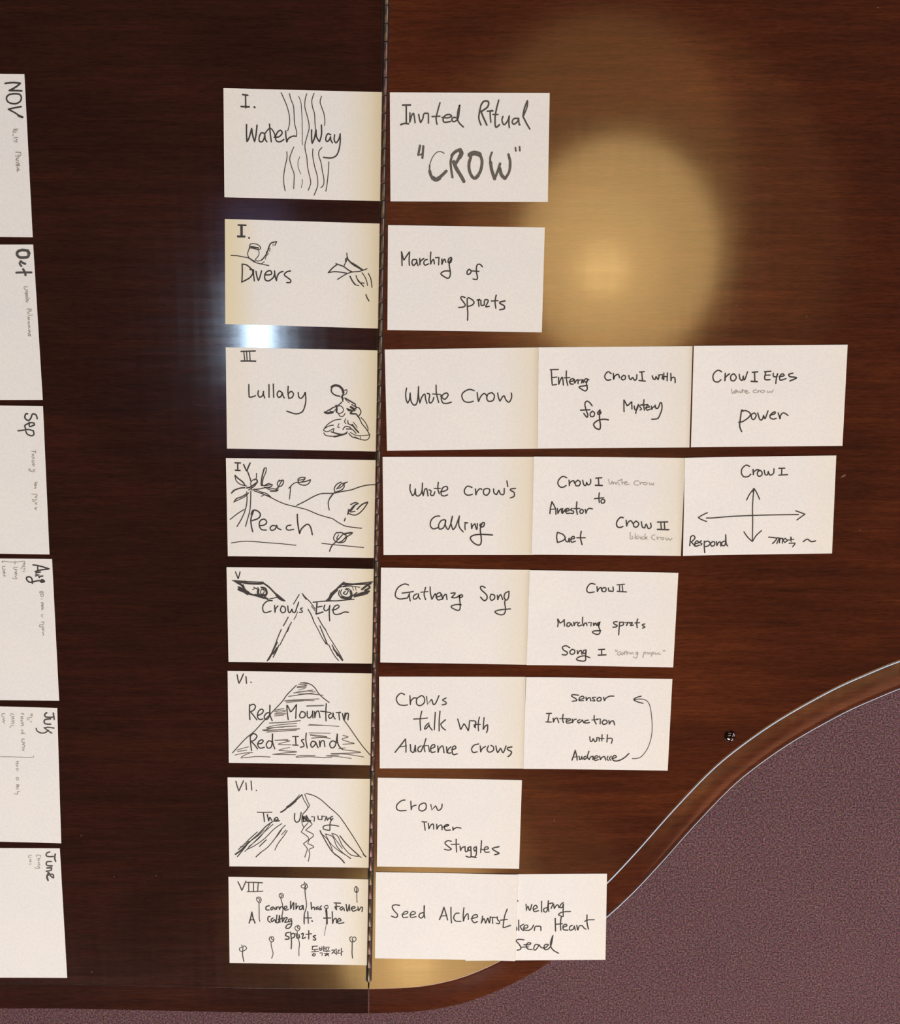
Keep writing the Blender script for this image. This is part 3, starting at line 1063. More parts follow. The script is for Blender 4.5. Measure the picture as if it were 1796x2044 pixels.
12 38 229 40 200 69 195 82 229/70 171 67 127
12 98 195 146 204 131 224 107 205 109 161 167 175
13 233 228 194 218 205 194 249 189 269 179 207 152
13 -249 -150 -264 -140 -273 -219 -278 -298 -256 -355
12 -264 -145 -215 -145 -175 -175 -193 -214 -250 -253 -289 -260
12 -136 -166 -165 -185 -158 -225 -134 -230 -116 -190 -138 -166
12 -102 -166 -80 -230 -55 -235 -42 -191/-26 -226 0 -147
12 21 -192 69 -177 69 -157 35 -177 22 -211 52 -231 86 -224
12 103 -168 125 -232/129 -192 157 -168 202 -195
=pencil_word pencil
7 -371 77 -366 42 -358 30 -344 57/-336 29 -330 67
7 -325 67 -321 37/-310 57 -299 37
7 -290 56 -285 37 -270 42 -262 76/-261 37
7 -276 58 -237 61
7 -241 46 -212 51 -222 61 -237 46 -221 31 -194 38
7 -125 65 -149 60 -154 41 -119 36
7 -110 60 -107 35/-101 55 -81 50
7 -67 60 -81 45 -56 35 -42 54 -67 60
7 -18 54 -7 35 12 49/27 36 45 64
@r4a
=handwritten_word ink
12 -486 225 -488 170 -464 109/-444 130 -434 185/-429 119 -400 109 -370 150 -362 240
12 -362 240 -365 160 -355 107/-340 170 -320 180 -306 107
12 -296 170 -276 160 -281 119 -252 114 -237 150
12 -202 248 -207 180 -192 129
11 -242 185 -182 185
12 -182 150 -133 160 -108 180 -118 205 -153 195 -170 160 -172 119 -143 107 -108 119
12 138 195 94 208 64 175 66 134 99 114 142 124
12 173 180 178 114/188 150 217 182 237 175
12 286 185 257 170 257 129 287 114 311 139 316 175 286 185
12 356 180 361 139 386 119/412 170/425 129 460 124 464 185
12 490 262 500 205
12 578 185 533 180 528 165 563 144 564 104 527 87
12 -188 -101 -237 -108 -277 -149 -282 -205 -252 -235 -210 -223
12 -138 -139 -173 -149 -198 -190 -193 -235 -153 -225 -131 -174 -128 -139/-131 -195 -103 -241 -74 -174 -59 -103
12 -59 -103 -74 -174 -54 -244/-29 -215 1 -134 11 -101
12 11 -101 4 -174 16 -225 51 -266
11 65 -169 100 -172/70 -180 70 -244
12 133 -180 137 -236/145 -205 170 -180/180 -225 190 -238 194 -180
13 239 -190 224 -185 222 -205 239 -215 259 -205 266 -174 244 -174 224 -236 235 -338 230 -389 205 -405 155 -379 123 -332 155 -302 235 -292 349 -299
@r4b
=handwritten_word ink
12 -427 294 -467 307 -505 273 -514 233 -489 198 -454 198 -430 214
12 -402 269 -397 209/-391 244 -357 265 -347 239
12 -313 270 -337 245 -331 214 -297 215 -288 250 -313 270
12 -264 270 -252 225 -232 215 -224 251/-208 221 -184 241 -185 281
12 -133 292 -72 297
12 -107 292 -99 222
14 -134 219 -65 217
12 -92 141 -95 91 -89 42
12 -139 80 -46 91
12 -55 76 -72 61 -64 35 -39 41 -35 66 -55 76
13 -569 46 -582 -15 -587 -76
12 -569 46 -532 -25 -526 -85
10 -582 -35 -537 -30
12 -512 -24 -506 -80/-492 -45 -473 -24/-462 -75 -428 -29
12 -458 -24 -467 -75/-418 -24 -427 -59
12 -432 -54 -393 -44 -404 -23 -428 -39 -417 -74 -387 -72
12 -364 -23 -378 -38 -348 -53 -353 -74 -377 -74
13 -316 46 -319 -23 -308 -83
11 -349 -25 -285 -22
12 -270 -32 -284 -53 -273 -73 -254 -68 -249 -42 -270 -30
12 -230 -32 -219 -77/-215 -47 -191 -21 -156 -26
12 -506 -273 -512 -319 -503 -379
12 -506 -273 -451 -293 -425 -329 -449 -360 -503 -379
12 -425 -324 -419 -360 -394 -370 -385 -329/-379 -375
12 -370 -344 -330 -333 -341 -313 -365 -333 -359 -374 -319 -364
13 -263 -261 -269 -327 -251 -399
12 -306 -328 -221 -327
13 159 -115 130 -112 96 -156 98 -202 128 -217 158 -206
12 190 -140 198 -206/206 -170 235 -144 261 -175
12 290 -147 266 -175 272 -205 302 -210 320 -174 290 -147
12 345 -154 357 -209 382 -219/395 -178 417 -224 446 -209 439 -168
13 509 -157 613 -154
14 512 -233 626 -235
12 543 -162 551 -228
12 578 -158 586 -228
=pencil_word pencil
7 -3 283 7 238 24 233/32 263 43 233 53 253
7 62 253 73 228/87 254 103 229 113 224
7 91 269 116 269/130 284 137 229
7 127 249 171 249
7 157 239 186 250 171 259 157 239 177 226 208 235
7 304 266 269 265 255 240 276 225 305 225
7 314 256 320 231/329 251 354 251
7 368 256 349 241 369 226 389 241 368 256
7 408 252 419 227 433 242/448 225 457 252
7 239 -267 236 -313 247 -338 266 -323 251 -302
7 290 -276 287 -333
7 320 -302 296 -317 312 -337 336 -312 347 -337
7 371 -311 351 -322 362 -337 381 -337
7 389 -280 386 -337/410 -311 391 -323 414 -336
7 489 -290 460 -300 461 -331 491 -343
7 510 -310 516 -341/525 -320 545 -315
7 560 -315 550 -330 571 -342 580 -325 560 -315
7 600 -319 611 -345 630 -324/646 -345 665 -324
@r4c
=handwritten_word ink
12 -107 408 -141 422 -180 390 -188 345 -163 304 -118 305 -92 328
12 -71 378 -66 318/-61 353 -22 377 -21 352
12 -2 367 -26 342 -15 307 19 316 18 352 -7 370
12 42 366 54 321 78 323 82 356/103 315 137 335 140 380
12 189 384 249 385
12 219 384 219 316
12 192 314 279 318
12 -687 -311 -691 -357 -695 -403
12 -687 -311 -662 -296 -642 -322 -666 -352 -681 -362/-640 -409
12 -640 -383 -606 -374 -619 -353 -641 -373 -635 -409 -595 -399
12 -576 -354 -596 -369 -571 -384 -580 -400
12 -546 -359 -545 -421 -538 -480
12 -546 -369 -506 -360 -486 -386 -510 -411 -545 -416
12 -462 -366 -481 -386 -470 -412 -441 -402 -441 -371 -462 -366
12 -422 -366 -416 -412/-402 -377 -382 -372 -376 -413
12 -337 -362 -367 -377 -361 -408 -331 -398 -329 -291/-322 -383 -306 -414
=korean_word ink
12 110 -328 190 -340 176 -370 152 -395
11 190 -338 215 -340 195 -396
11 224 -340 221 -393/227 -350 254 -341/251 -394
11 279 -343 260 -361 276 -382 300 -367 279 -343
11 276 -387 281 -382
10 305 -362 345 -357/335 -326 340 -378
9 345 -357 369 -355
11 321 -395 381 -394/376 -409 357 -432
12 465 -380 504 -355 545 -381 589 -374
=arrows_drawing ink
12 -55 182 -62 91 -64 -30 -58 -162 -55 -367
12 -126 62 -98 122 -55 182/-24 131 5 68
12 -144 -268 -104 -325 -55 -372/-15 -306 35 -259
12 -530 -117 -468 -118 -289 -106 -62 -99 157 -96 404 -96
12 -521 -62 -568 -84 -615 -111/-576 -134 -528 -153
12 375 -57 433 -78 472 -94/435 -119 392 -152
18 -58 177 -61 147
@r5a
=handwritten_word ink
12 -479 328 -519 338 -579 306 -610 248 -608 202 -567 178 -487 190
12 -487 190 -470 230
12 -543 241 -493 248 -428 260
12 -468 240 -467 199 -459 159
12 -392 236 -422 215 -425 184 -402 181 -377 211 -377 242/-372 200 -357 180
12 -303 305 -317 232 -301 175
10 -352 253 -277 262
12 -256 311 -252 244 -236 177/-222 208 -202 245/-197 224
12 -196 203 -146 220 -152 251 -182 240 -191 203 -171 174 -136 183
12 -137 235 -126 178/-116 215 -92 236 -81 179
12 -42 247 3 250 -36 201/9 201 49 228
12 14 201 49 223 69 234 79 218 55 202 44 233/50 176 56 124 52 77 27 66 -34 96 -24 117 26 129 66 126
13 307 313 281 327 261 321 267 292 300 261 327 231 328 193 300 175 263 211
12 370 244 361 207 376 179 406 198 405 234 370 244
12 435 234 441 182/451 219 470 240 491 189
12 554 278 515 257 506 210 532 184 551 216 554 278
12 517 184 513 152 524 80 506 32 460 28 414 57 469 79 574 91
@r5b
=handwritten_word ink
12 -86 370 -130 377 -163 340 -167 298 -141 280 -91 289
12 -65 347 -59 290/-47 321 -23 337 -16 306
12 12 338 -12 322 -6 296 24 297 28 328 7 338
12 53 334 59 302 74 303/84 298 104 303 99 345
11 141 368 216 376
12 145 299 240 295
11 167 369 168 299
11 192 371 202 297
12 -457 -10 -450 -52 -454 -88
12 -454 -8 -430 -51/-400 -30 -389 -8/-383 -82
12 -329 -44 -354 -50 -358 -81 -333 -81 -319 -49/-303 -80
12 -289 -38 -283 -80/-274 -48 -249 -37
12 -229 -42 -248 -58 -237 -79 -207 -68
12 -199 16 -199 -36 -187 -80/-178 -52 -158 -46 -152 -72
11 -138 -41 -108 -37/-111 -77
12 -87 -45 -81 -76/-67 -44 -51 -70
12 -17 -33 -47 -49 -31 -70 -22 -38/-31 -75 -13 -128 -22 -159 -52 -165 -91 -145 -74 -129 -8 -125
12 159 -25 124 -30 130 -51 161 -66 146 -83 118 -85
12 184 -29 182 -92 180 -166
12 185 -35 220 -29 221 -60 186 -71
12 240 -34 265 -28/257 -70/270 -33 285 -33
12 286 -38 316 -32 297 -64 327 -58
12 369 8 361 -37 369 -87
10 341 -35 391 -31
12 445 -43 418 -56 447 -77 424 -90
12 -321 -315 -360 -294 -395 -309 -384 -340 -343 -366 -357 -393 -397 -390
12 -298 -333 -318 -360 -301 -386 -271 -375 -268 -343 -298 -331
12 -242 -343 -236 -385/-222 -353 -202 -337/-190 -384
12 -151 -336 -176 -342 -180 -368 -160 -373 -148 -336/-152 -405 -152 -447 -182 -458 -243 -444 -224 -415 -164 -400 -107 -420
12 -20 -330 41 -325
12 11 -333 13 -386
13 -21 -390 58 -385
=pencil_word pencil
7 155 -330 160 -346
7 169 -330 173 -346
7 209 -345 179 -361 180 -383 205 -382 204 -364
7 229 -355 215 -371 231 -382 240 -360
7 254 -339 251 -381/245 -355 270 -352
7 274 -339 276 -381/285 -360 300 -354 306 -375
7 311 -359 321 -375/331 -353 342 -374
7 386 -347 366 -358 377 -374 389 -352/383 -395 369 -416 343 -401
7 452 -346 446 -383 443 -413/452 -356 472 -351 463 -372
7 488 -351 494 -372/513 -352 519 -371
7 533 -350 530 -397/538 -352 559 -351 544 -371
7 574 -354 570 -370 590 -365
7 609 -350 595 -364 625 -369
7 648 -321 652 -335
7 663 -321 669 -334
@r6a
=handwritten_word ink
12 -498 311 -534 327 -573 295 -583 252 -555 203 -504 193 -468 198
12 -442 300 -438 198/-432 241 -402 274 -376 274
12 -341 290 -371 263 -371 209 -336 190 -295 220 -290 269 -315 301 -341 290
12 -269 290 -259 204/-213 263/-198 204 -172 221 -139 301
12 -65 275 -101 253 -70 232 -65 210 -106 199
12 -318 129 -336 37 -331 -82
11 -404 42 -331 46 -259 53
12 -244 -1 -274 -28 -290 -66 -269 -60 -239 -17/-239 -39 -210 -80
12 -177 118 -182 26 -187 -76
12 -128 129 -136 27 -136 -89
12 -70 35 -121 -11/-105 -49 -70 -79
12 58 43 74 -16 89 -76/125 -5/156 -59 171 -81 183 27
11 196 25 247 17 237 -32
11 244 6 243 -59/232 -21 294 -16
11 285 65 273 -5 276 -86
12 334 60 329 -5 325 -75/345 -37 370 -21 371 -70 361 -108
13 -490 -180 -546 -257 -600 -328
12 -490 -180 -485 -257 -485 -327
10 -557 -268 -480 -257
12 -439 -240 -434 -316/-403 -327 -387 -245/-382 -322
12 -326 -256 -356 -278 -356 -316 -326 -316 -305 -256
12 -274 -174 -295 -256 -285 -321
11 -285 -256 -249 -251/-238 -321
12 -228 -289 -182 -267 -192 -239 -223 -267 -218 -327 -177 -321
12 -151 -256 -146 -332/-136 -288 -100 -256 -84 -332
12 -59 -266 -53 -332
12 -12 -266 -43 -299 -43 -334 -12 -334
12 -2 -299 39 -283 29 -255 3 -277 3 -332 19 -354 55 -343
12 280 -233 229 -249 205 -293 224 -329 265 -320
12 296 -255 301 -326/316 -287 352 -260
12 383 -254 368 -298 394 -325 435 -303 434 -265 408 -249
12 460 -254 471 -309 481 -331/511 -276/538 -330 568 -254
13 629 -265 583 -276 589 -298 625 -319 615 -352 590 -374
@r6b
=handwritten_word ink
12 -208 316 -269 321 -279 304 -237 278 -226 257 -272 248
11 -196 268 -150 285 -166 306 -196 289 -200 257 -155 258
12 -130 296 -124 253/-114 280 -89 291 -78 254
11 -28 297 -64 291 -43 270 -37 254 -63 259
12 12 295 -13 281 -6 255 24 260 28 287 7 298
12 53 298 65 256/79 288 119 310 160 311
11 -538 110 -485 113
12 -509 107 -520 15
12 -540 17 -484 16
12 -465 59 -461 11/-449 49 -424 60 -407 11
12 -362 104 -367 50 -356 12
10 -398 55 -321 56
11 -330 23 -285 40 -296 56 -326 40 -320 7 -274 13
12 -265 51 -263 8/-249 41 -224 52
12 -183 47 -208 31 -197 9 -167 31 -162 47/-141 12
12 -96 43 -131 32 -125 10 -84 16
12 -36 93 -34 44 -12 1
10 -60 44 1 50
11 -9 55 29 58/29 2
12 73 46 48 24 65 -3 100 13 94 40 68 48
12 119 41 126 -2/140 30 166 36 181 -5
11 -74 -141 -67 -190 -46 -190/-37 -157/-20 -195 0 -183 -1 -151
11 4 -151 24 -150/26 -188
11 54 -117 54 -188
10 20 -161 76 -158
12 110 -117 108 -198
11 112 -160 148 -154 164 -170 155 -212
13 -222 -296 -236 -350 -252 -405
12 -222 -298 -204 -361 -198 -405
9 -245 -373 -194 -366
12 -179 -361 -172 -399/-157 -393 -153 -360/-142 -393
12 -107 -360 -127 -371 -121 -398 -91 -370
12 -78 -304 -91 -370 -69 -397/-60 -370 -30 -358/-33 -397
11 -18 -386 22 -369 6 -352 -19 -375 -12 -404 28 -396
12 37 -357 49 -401/59 -374 89 -362 101 -400
11 125 -356 116 -389 132 -402
11 161 -356 141 -378 157 -402
12 167 -383 213 -366 196 -346 172 -372 189 -405 240 -404 300 -370 345 -322
=curved_arrow_drawing ink
8 381 -380 424 -377 475 -357 533 -274 567 -164 577 -55 566 85 540 214 503 267 457 283
10 381 276 416 282 457 283
12 445 315 395 298 370 274 417 250 469 237
@r7
=handwritten_word ink
12 -471 260 -508 251 -554 206 -558 161 -527 137 -457 141
12 -409 247 -403 147/-393 186 -352 204
12 -279 227 -315 204 -320 154 -283 138 -247 167 -248 217 -274 231
12 -196 212 -185 151/-144 202/-117 147 -82 175 -77 220
12 -287 16 -237 13
12 -264 10 -252 -79
12 -219 0 -213 -67/-192 -22 -167 -10 -161 -66
12 -130 -10 -127 -71/-109 -32 -78 -20 -72 -73
12 -62 -42 -21 -30 0 -18 -26 -13 -49 -36 -35 -75 17 -74
12 42 -40 46 -79/53 -62 84 -45 128 -50
12 29 -203 -12 -198 -38 -227 -1 -265 31 -293 0 -305 -42 -297
12 81 -179 83 -253 89 -326
11 30 -240 114 -235
12 124 -257 131 -314/141 -280 171 -262
12 177 -262 183 -318 204 -312 208 -273
12 239 -261 213 -273 219 -306 240 -295 239 -267/244 -362 232 -385 190 -372
12 297 -260 271 -277 282 -311 300 -288 297 -260/299 -350 279 -384
12 352 -189 349 -259 345 -327
11 344 -287 386 -298/391 -292 428 -280 411 -258 386 -275 392 -320 439 -319
13 540 -256 469 -279 512 -313 544 -334 497 -349
12 279 -384 242 -374 300 -386
@r8a
=handwritten_word ink
12 -503 124 -556 129 -582 105 -561 60 -523 14 -539 -20 -589 -4
11 -476 15 -423 28 -413 51 -445 50 -470 15 -459 -19 -412 -12
11 -391 11 -339 24 -334 47 -366 52 -386 17 -375 -17 -322 -5
12 -244 43 -281 30 -291 -4 -264 -21 -238 20 -237 129/-236 31 -227 -20
13 -24 110 -44 35 -69 -35
12 -24 110 -1 36 19 -39
11 -54 6 10 13
12 52 111 54 14 62 -73
12 141 44 104 38 84 -9 106 -49 164 -51
12 192 108 186 28 190 -53/205 5 236 40 243 -29
12 274 -17 337 2 331 30 294 18 280 -28 307 -65 343 -50
12 395 14 391 -32 381 -72/411 -14 429 -72/453 -2/471 -65 479 10
11 479 4 538 2/506 -1 508 -70
12 553 11 559 -23 581 -46 576 -71/545 -64
11 538 0 553 0
12 659 105 632 13 620 -114/646 -108 701 -84
11 591 -28 665 -15
@r8b
=handwritten_word ink
11 -198 202 -192 193
12 -106 157 -100 76/-85 139/-64 82 -43 156
12 -27 93 15 116 -1 145 -27 116 -16 70 31 81
12 62 190 63 64
12 121 115 89 104 89 69 121 75 136 201/137 109 142 69
12 147 161 186 167 165 105
12 192 154 200 103
12 202 108 221 139 239 146 250 114
12 297 175 270 150 260 119 285 116 299 162/295 68 296 10 259 22 248 36 290 62 374 67
12 -207 -113 -203 -136 -214 -153
12 -184 -30 -182 -153
12 -131 -79 -168 -102/-152 -136 -131 -154
11 -131 -125 -89 -120 -89 -91 -121 -96 -126 -142 -78 -154
12 -78 -154 -44 -131 -21 -89
12 -15 -155 -4 -109 27 -103/54 -109 57 -155
13 211 -12 216 -162
13 275 -1 268 -82 273 -151
11 217 -82 291 -76
12 302 -117 339 -100 323 -82 297 -105 303 -146 350 -152
12 397 -95 371 -112 371 -152 408 -141 418 -101/430 -153
12 445 -95 456 -153 471 -107 503 -101 525 -130 546 -142
13 554 25 555 -61 572 -142
11 529 -50 565 -33 634 -31
12 -125 -264 -184 -258 -210 -275 -183 -310 -157 -357 -172 -380 -199 -385
10 -153 -350 -77 -348
11 -125 -322 -67 -322 -51 -305 -77 -299 -98 -322 -88 -369 -34 -381
11 29 -323 -3 -323 -19 -369 -3 -387 29 -346 39 -323/61 -358
12 61 -358 103 -365/140 -324 103 -324 93 -370 125 -382 167 -336 189 -209/161 -313 188 -383 252 -427
@nov
=handwritten_word ink
15 321 674 395 683 468 677/417 640 354 608/415 610 476 607
14 397 581 348 569 326 537 344 502 401 488 451 507 469 546 450 577 397 581
14 463 463 399 451 337 438/404 403 451 368
20 431 380 469 365
=pencil_word pencil
9 417 257 400 253 379 253
8 412 241 391 245 370 227 403 227
7 373 209 368 193
7 412 177 375 173
7 411 157 395 156 406 137 385 137 378 149
8 429 38 388 41
8 434 38 436 14 419 6 408 17
7 382 5 423 -2/389 -19
8 410 -19 385 -31 413 -43
10 387 -55 416 -67 394 -79
14 386 -79 415 -83
10 393 -99 405 -115
10 416 -127 392 -123 395 -143
@oct
=handwritten_word greyink
24 404 711 361 698 345 670 366 641 408 637 450 645 460 678 441 704 401 709
20 454 707 469 678
18 380 604 366 579 381 554
20 376 600 400 585 420 577
18 327 492 377 494 476 494
20 396 525 411 496 416 467
=pencil_word pencil
7 427 351 411 359 395 351 400 330 425 322
7 425 313 407 305 415 292 428 305
7 398 288 427 284 405 272 426 267
7 404 259 425 255 403 242 428 230
6 446 247 411 230
7 427 222 401 213 422 205
8 451 138 409 138
8 451 138 446 117 429 125
7 429 113 411 100 431 92
7 460 79 418 75
7 409 62 429 54 412 50/428 37 411 33
7 427 16 410 12/425 -5 408 -9
7 429 -22 411 -30 427 -38 410 -51
7 426 -64 408 -72 429 -81 412 -85
8 419 -97 407 -102
10 405 -123 423 -110 426 -127
@sep
=handwritten_word ink
14 446 634 435 673 401 681 383 642 356 615 323 641 333 680 352 683
13 364 598 366 555 396 564 414 573 410 590 380 594 346 581 319 563 326 528
13 248 510 291 515 352 524 402 512
13 402 512 405 477 383 461 341 476 325 507
=pencil_word pencil
7 411 312 418 295 411 286
7 412 299 376 303
7 396 277 376 268 395 259
7 373 250 399 237 377 224
8 397 207 376 206 379 189
7 397 189 379 171 400 167
7 378 163 395 150
7 402 119 380 110 401 97
7 384 92 362 101 346 127 337 109 367 97
8 418 -13 396 -17 408 -35 387 -31
8 408 -44 390 -48 402 -70 385 -75
7 356 -136 408 -137
7 408 -137 411 -154 390 -159
7 407 -168 389 -172
7 406 -185 388 -199 367 -190 361 -208 387 -212
7 408 -225 386 -230 403 -243
8 402 -274 380 -283 397 -297
@aug
=handwritten_word ink
14 312 698 385 686 478 657/392 646 330 627
12 359 686 357 645
13 382 623 338 616/333 600/376 593/332 582
13 406 582 358 573/370 564
14 421 524 394 514 377 528 400 542 421 528/360 532 316 523 271 513 242 536 239 563 266 572 291 554 295 504
=pencil_word pencil
7 7 719 3 734 107 725 230 737/225 721
7 130 734 128 702
7 234 717 212 712/228 699 206 694
7 228 680 206 680 187 653
7 227 662 209 653/230 649
9 221 631 207 626
7 153 671 118 670 112 657
7 147 648 121 648 142 634
7 141 621 119 616/145 603 122 598
7 139 584 121 571 142 553/115 548 94 557
7 26 679 0 678 -2 651 25 651
7 20 638 -3 629/23 615 0 610 18 602
8 21 588 -1 583/20 574
8 398 414 381 418 363 409 380 400 407 410
7 401 391 375 386 374 368 400 368 401 391
5 390 341 388 336
5 377 341 375 336
10 396 295 374 295
9 396 282 378 272 395 263 377 258
7 398 245 376 240 393 231 375 222
7 390 171 372 167/376 148 384 144
7 395 93 360 93/394 80
7 389 66 371 61/349 61 348 38 384 43
7 392 29 369 19 391 10 373 1
7 390 -13 372 -22/384 -45 374 -54
@july
=handwritten_word greyink
15 398 708 375 683 388 660 437 657 473 662
15 467 705 474 634
15 436 640 382 631 368 607 381 584 435 581
13 469 539 407 546 371 536
13 366 541 406 508 445 481
13 410 513 369 483 324 482 289 505 283 529
=pencil_word pencil
7 250 689 228 688/249 670 222 666
7 240 651 217 645 195 645/194 626 217 622
7 238 608 225 598
7 156 691 125 690/160 677
7 151 658 124 652/150 634 123 631
7 145 615 122 609/148 587 126 581/152 563 120 552
7 137 510 141 501 127 500
7 149 477 131 481 126 467 149 468
6 158 477 167 463
8 156 406 133 405 128 376 159 372
7 154 358 131 348 154 339/153 320 130 314
8 152 300 131 290 147 276
7 57 679 26 683 21 663
7 57 655 29 650/56 631 29 626
7 55 608 28 602/54 584 22 573
7 49 555 22 550/7 530
7 -41 681 -68 680 -69 651 -47 647
7 -47 628 -65 623/-44 605 -66 599/-45 576
6 -108 202 -18 204 73 204 163 203 245 205/246 226
7 85 159 62 154/84 135 56 130
7 79 116 56 110 78 97
8 82 77 55 72/76 48
7 78 -29 56 -30 59 -54 77 -53 78 -29
8 84 -111 53 -107/79 -126 52 -131
7 74 -140 51 -151/74 -160
7 87 -184 59 -189/63 -213 27 -210
@june
=handwritten_word greyink
14 399 721 366 706 360 676 396 666 433 669
16 457 696 448 651 457 612
14 411 610 365 607 354 577 372 562 418 560
14 408 542 352 534/407 532 397 507 350 497
15 368 482 361 447 351 422 363 388
15 377 482 393 443 424 418/421 458 394 462 352 447
14 352 442 365 393
=pencil_word pencil
7 296 676 260 685 254 666
7 301 681 296 656
7 290 646 266 641 284 626 265 621
7 282 601 264 596/286 576 262 571
7 280 557 261 552 283 537/265 527 228 537
7 204 680 177 680 171 655 194 651
7 197 631 174 626/196 611 177 601
7 194 581 176 576
"""
W_SCALE = 1.12
# pos x, y, turn ; portrait? ; lift at left / right edge ; stack level ; yellow left / right ; label ; group
CARDS = {
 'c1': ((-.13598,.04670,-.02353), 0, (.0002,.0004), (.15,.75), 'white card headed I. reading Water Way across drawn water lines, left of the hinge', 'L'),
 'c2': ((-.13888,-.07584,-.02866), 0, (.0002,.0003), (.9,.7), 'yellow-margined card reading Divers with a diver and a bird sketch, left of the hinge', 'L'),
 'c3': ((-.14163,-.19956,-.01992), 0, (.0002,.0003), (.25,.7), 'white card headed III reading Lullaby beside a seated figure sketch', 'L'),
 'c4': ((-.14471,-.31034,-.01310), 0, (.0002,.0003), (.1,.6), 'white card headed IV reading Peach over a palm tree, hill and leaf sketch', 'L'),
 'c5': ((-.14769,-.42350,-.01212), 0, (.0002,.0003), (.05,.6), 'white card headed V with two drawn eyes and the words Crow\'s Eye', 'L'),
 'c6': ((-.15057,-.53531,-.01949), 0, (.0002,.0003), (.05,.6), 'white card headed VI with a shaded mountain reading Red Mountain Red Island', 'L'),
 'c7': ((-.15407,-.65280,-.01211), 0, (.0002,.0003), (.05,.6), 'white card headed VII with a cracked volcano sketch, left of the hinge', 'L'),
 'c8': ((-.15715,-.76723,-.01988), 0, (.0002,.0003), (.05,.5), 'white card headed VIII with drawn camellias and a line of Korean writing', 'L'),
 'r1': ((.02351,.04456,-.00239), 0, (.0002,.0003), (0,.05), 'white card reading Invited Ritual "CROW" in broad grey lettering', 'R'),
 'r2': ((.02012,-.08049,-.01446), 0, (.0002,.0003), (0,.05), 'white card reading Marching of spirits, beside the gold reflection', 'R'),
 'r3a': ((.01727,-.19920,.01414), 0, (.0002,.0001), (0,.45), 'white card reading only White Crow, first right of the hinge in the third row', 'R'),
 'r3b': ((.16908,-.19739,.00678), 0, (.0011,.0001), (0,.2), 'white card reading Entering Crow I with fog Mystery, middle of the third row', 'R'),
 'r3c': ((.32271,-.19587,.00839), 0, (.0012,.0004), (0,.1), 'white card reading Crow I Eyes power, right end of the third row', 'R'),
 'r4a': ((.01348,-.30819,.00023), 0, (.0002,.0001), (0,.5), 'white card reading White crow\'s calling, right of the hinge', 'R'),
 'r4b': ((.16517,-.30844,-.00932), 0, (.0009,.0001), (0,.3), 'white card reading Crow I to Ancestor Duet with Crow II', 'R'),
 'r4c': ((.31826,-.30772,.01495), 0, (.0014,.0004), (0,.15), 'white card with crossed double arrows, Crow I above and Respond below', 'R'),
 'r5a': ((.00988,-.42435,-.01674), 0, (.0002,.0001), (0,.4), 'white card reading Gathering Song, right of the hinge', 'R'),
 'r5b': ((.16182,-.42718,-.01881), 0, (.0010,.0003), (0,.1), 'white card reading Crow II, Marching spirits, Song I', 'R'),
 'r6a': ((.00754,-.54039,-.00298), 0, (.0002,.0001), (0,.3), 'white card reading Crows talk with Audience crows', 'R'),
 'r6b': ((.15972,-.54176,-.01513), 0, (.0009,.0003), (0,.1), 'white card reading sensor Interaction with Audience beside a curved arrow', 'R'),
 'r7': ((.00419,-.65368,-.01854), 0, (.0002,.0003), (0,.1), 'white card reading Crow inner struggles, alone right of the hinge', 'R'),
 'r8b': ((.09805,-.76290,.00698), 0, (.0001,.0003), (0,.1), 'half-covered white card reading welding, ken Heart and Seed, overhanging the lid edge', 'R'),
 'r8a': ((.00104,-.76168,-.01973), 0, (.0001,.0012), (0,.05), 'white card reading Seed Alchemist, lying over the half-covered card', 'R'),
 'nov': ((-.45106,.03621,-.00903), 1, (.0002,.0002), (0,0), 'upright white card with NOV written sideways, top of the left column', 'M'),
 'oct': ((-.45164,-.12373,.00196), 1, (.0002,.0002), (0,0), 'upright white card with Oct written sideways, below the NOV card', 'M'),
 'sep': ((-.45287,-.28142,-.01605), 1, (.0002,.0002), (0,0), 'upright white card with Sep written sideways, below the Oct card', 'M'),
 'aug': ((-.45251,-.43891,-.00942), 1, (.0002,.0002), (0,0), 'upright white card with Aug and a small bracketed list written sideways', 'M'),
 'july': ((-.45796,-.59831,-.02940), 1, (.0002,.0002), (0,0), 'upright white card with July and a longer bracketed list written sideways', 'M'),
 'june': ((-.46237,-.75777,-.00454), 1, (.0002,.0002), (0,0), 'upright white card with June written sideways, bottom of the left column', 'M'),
}
GROUPS = {'L': 'numbered scene cards left of the hinge', 'R': 'scene note cards right of the hinge', 'M': 'month cards at the left edge'}
BASE = 0.00006
def lift_fn(w, lifts, base):
    a, b = lifts
    def z(x, y):
        u = x / (w / 2)
        return base + (a * (-u) ** 3 if u < 0 else b * u ** 3)
    return z
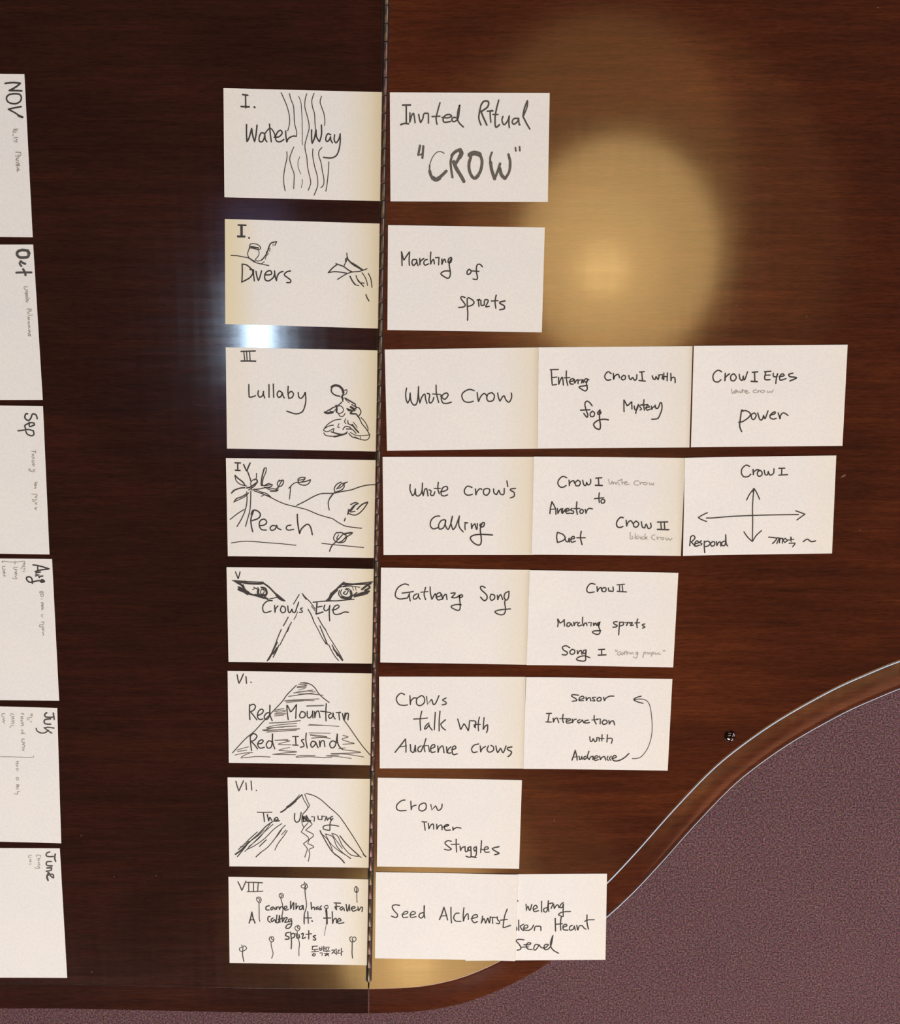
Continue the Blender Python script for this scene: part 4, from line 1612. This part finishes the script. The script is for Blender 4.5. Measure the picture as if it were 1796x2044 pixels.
def ribbon(bm, P, w, zf, up=0.0):
    """a pen stroke: flat strip with round ends lying on the card"""
    z = lambda x, y: zf(x, y) + up
    Q = [P[0]]
    for p in P[1:]:
        if (Vector(p) - Vector(Q[-1])).length > 0.00008: Q.append(p)
    h = w / 2
    def disc(c, dz):
        vs = [bm.verts.new((c[0] + math.cos(t * math.pi / 4) * h, c[1] + math.sin(t * math.pi / 4) * h, z(*c) + 0.00008 + dz)) for t in range(8)]
        bm.faces.new(vs)
    disc(Q[0], 4e-7)
    if len(Q) == 1: return
    disc(Q[-1], 8e-7)
    prev = None
    for i, p in enumerate(Q):
        a = Vector(Q[max(i - 1, 0)]); b = Vector(Q[min(i + 1, len(Q) - 1)])
        d = b - a
        if d.length < 1e-9: d = Vector(Q[i]) - a
        d.normalize(); nn = Vector((-d.y, d.x)) * h
        cur = (bm.verts.new((p[0] + nn.x, p[1] + nn.y, z(*p) + 0.00008)), bm.verts.new((p[0] - nn.x, p[1] - nn.y, z(*p) + 0.00008)))
        if prev: bm.faces.new((prev[0], prev[1], cur[1], cur[0]))
        prev = cur
def parse(text):
    res = {}; cur = None
    for ln in text.strip().split('\n'):
        if ln[0] == '@': cur = res[ln[1:]] = []
        elif ln[0] == '=':
            nm, ink = ln[1:].split(); cur.append((nm, ink, []))
        else:
            w, rest = ln.split(' ', 1)
            segs = []
            for s in rest.split('/'):
                v = [int(q) / 1e4 for q in s.split()]
                segs.append(list(zip(v[::2], v[1::2])))
            cur[-1][2].append((int(w) / 1e4, segs))
    return res
def words(lines):
    """gather the strokes that stand close together into one written word each"""
    box = [(min(p[0] for p in q), min(p[1] for p in q), max(p[0] for p in q), max(p[1] for p in q)) for _w, q in lines]
    root = list(range(len(lines)))
    def find(i):
        while root[i] != i: i = root[i]
        return i
    for i in range(len(lines)):
        for k in range(i):
            a, b = box[i], box[k]
            dx = max(a[0], b[0]) - min(a[2], b[2]); dy = max(a[1], b[1]) - min(a[3], b[3])
            if dx < 0.0034 and dy < 0.0016: root[find(i)] = find(k)
    out = {}
    for i, ln in enumerate(lines): out.setdefault(find(i), []).append(ln)
    return list(out.values())
DATA = parse(STROKES)
for key, ((cx, cy, th), portrait, lifts, yel, label, grp) in CARDS.items():
    w, h = (H, W) if portrait else (W, H)
    base = BASE + (0.0003 if key == 'r8a' else 0)
    z = lift_fn(w, lifts, base)
    card = empty('index_card', (cx, cy, LID))
    card.rotation_euler = (0, 0, th)
    tag(card, label, 'card', GROUPS[grp])
    bm = bmesh.new()
    nx, ny = 18, 8
    top = [[bm.verts.new((-w / 2 + w * i / nx, -h / 2 + h * j / ny, z(-w / 2 + w * i / nx, 0) + TH)) for j in range(ny + 1)] for i in range(nx + 1)]
    bot = [[bm.verts.new((-w / 2 + w * i / nx, -h / 2 + h * j / ny, z(-w / 2 + w * i / nx, 0))) for j in range(ny + 1)] for i in range(nx + 1)]
    for i in range(nx):
        for j in range(ny):
            bm.faces.new((top[i][j], top[i + 1][j], top[i + 1][j + 1], top[i][j + 1]))
            bm.faces.new((bot[i][j], bot[i][j + 1], bot[i + 1][j + 1], bot[i + 1][j]))
    for i in range(nx):
        bm.faces.new((top[i][0], bot[i][0], bot[i + 1][0], top[i + 1][0]))
        bm.faces.new((top[i][ny], top[i + 1][ny], bot[i + 1][ny], bot[i][ny]))
    for j in range(ny):
        bm.faces.new((top[0][j], top[0][j + 1], bot[0][j + 1], bot[0][j]))
        bm.faces.new((top[nx][j], bot[nx][j], bot[nx][j + 1], top[nx][j + 1]))
    sh = mesh_obj('card_sheet', bm, PAPER, card)
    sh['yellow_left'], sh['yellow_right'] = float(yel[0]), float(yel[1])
    zt = lambda x, y, z=z: z(x, y) + TH
    layer = 0
    for nm, ink, strokes in DATA[key]:
        lines = []
        for wd, segs in strokes:
            pts = []; last = None
            for s in segs:
                if last is not None and (Vector(s[0]) - Vector(last)).length > 1e-6:
                    s = [last] + s
                last = s[-1]
                c = catmull(s, 5) if len(s) > 2 else s
                pts += c if not pts else c[1:]
            lines.append((wd, pts))
        for group in (words(lines) if 'drawing' not in nm or nm in ('camellia_drawing', 'mountain_drawing') else [lines]):
            bm = bmesh.new()
            for wd, pts in group:
                layer += 1
                ribbon(bm, pts, wd * (1.0 if 'drawing' in nm else W_SCALE), zt, (layer % 60) * 1.2e-6)
            mesh_obj(nm, bm, INKS[ink], card)

# lint and small scuffs lying on the lacquer
LINT = [(0.4224, -0.333, 0.0007), (0.2865, -0.1061, 0.0006), (0.3567, -0.1169, 0.0008), (0.1163, -0.6506, 0.0008), (-0.3549, -0.7149, 0.0006), (-0.3097, -0.7138, 0.0006), (0.4083, 0.1731, 0.0007), (-0.3849, -0.8273, 0.0008), (-0.3878, -0.6674, 0.0007), (0.4023, -0.2769, 0.0019), (0.2412, -0.6507, 0.0005), (0.1687, -0.6346, 0.0005)]
bm = bmesh.new()
for x, y, r in LINT:
    a0 = random.uniform(0, 6.28); vs = []
    for k in range(7):
        t = 2 * math.pi * k / 7; e = r * random.uniform(0.7, 1.1)
        u, v = math.cos(t) * e * 1.7, math.sin(t) * e * 0.6
        vs.append(bm.verts.new((x + u * math.cos(a0) - v * math.sin(a0), y + u * math.sin(a0) + v * math.cos(a0), LID + 0.00012)))
    bm.faces.new(vs)
lint = mesh_obj('lint', bm, flat_mat('tan_lint', (0.15, 0.085, 0.055)))
lint['kind'] = 'stuff'
tag(lint, 'tiny tan lint flecks scattered over the dark lid', 'lint')
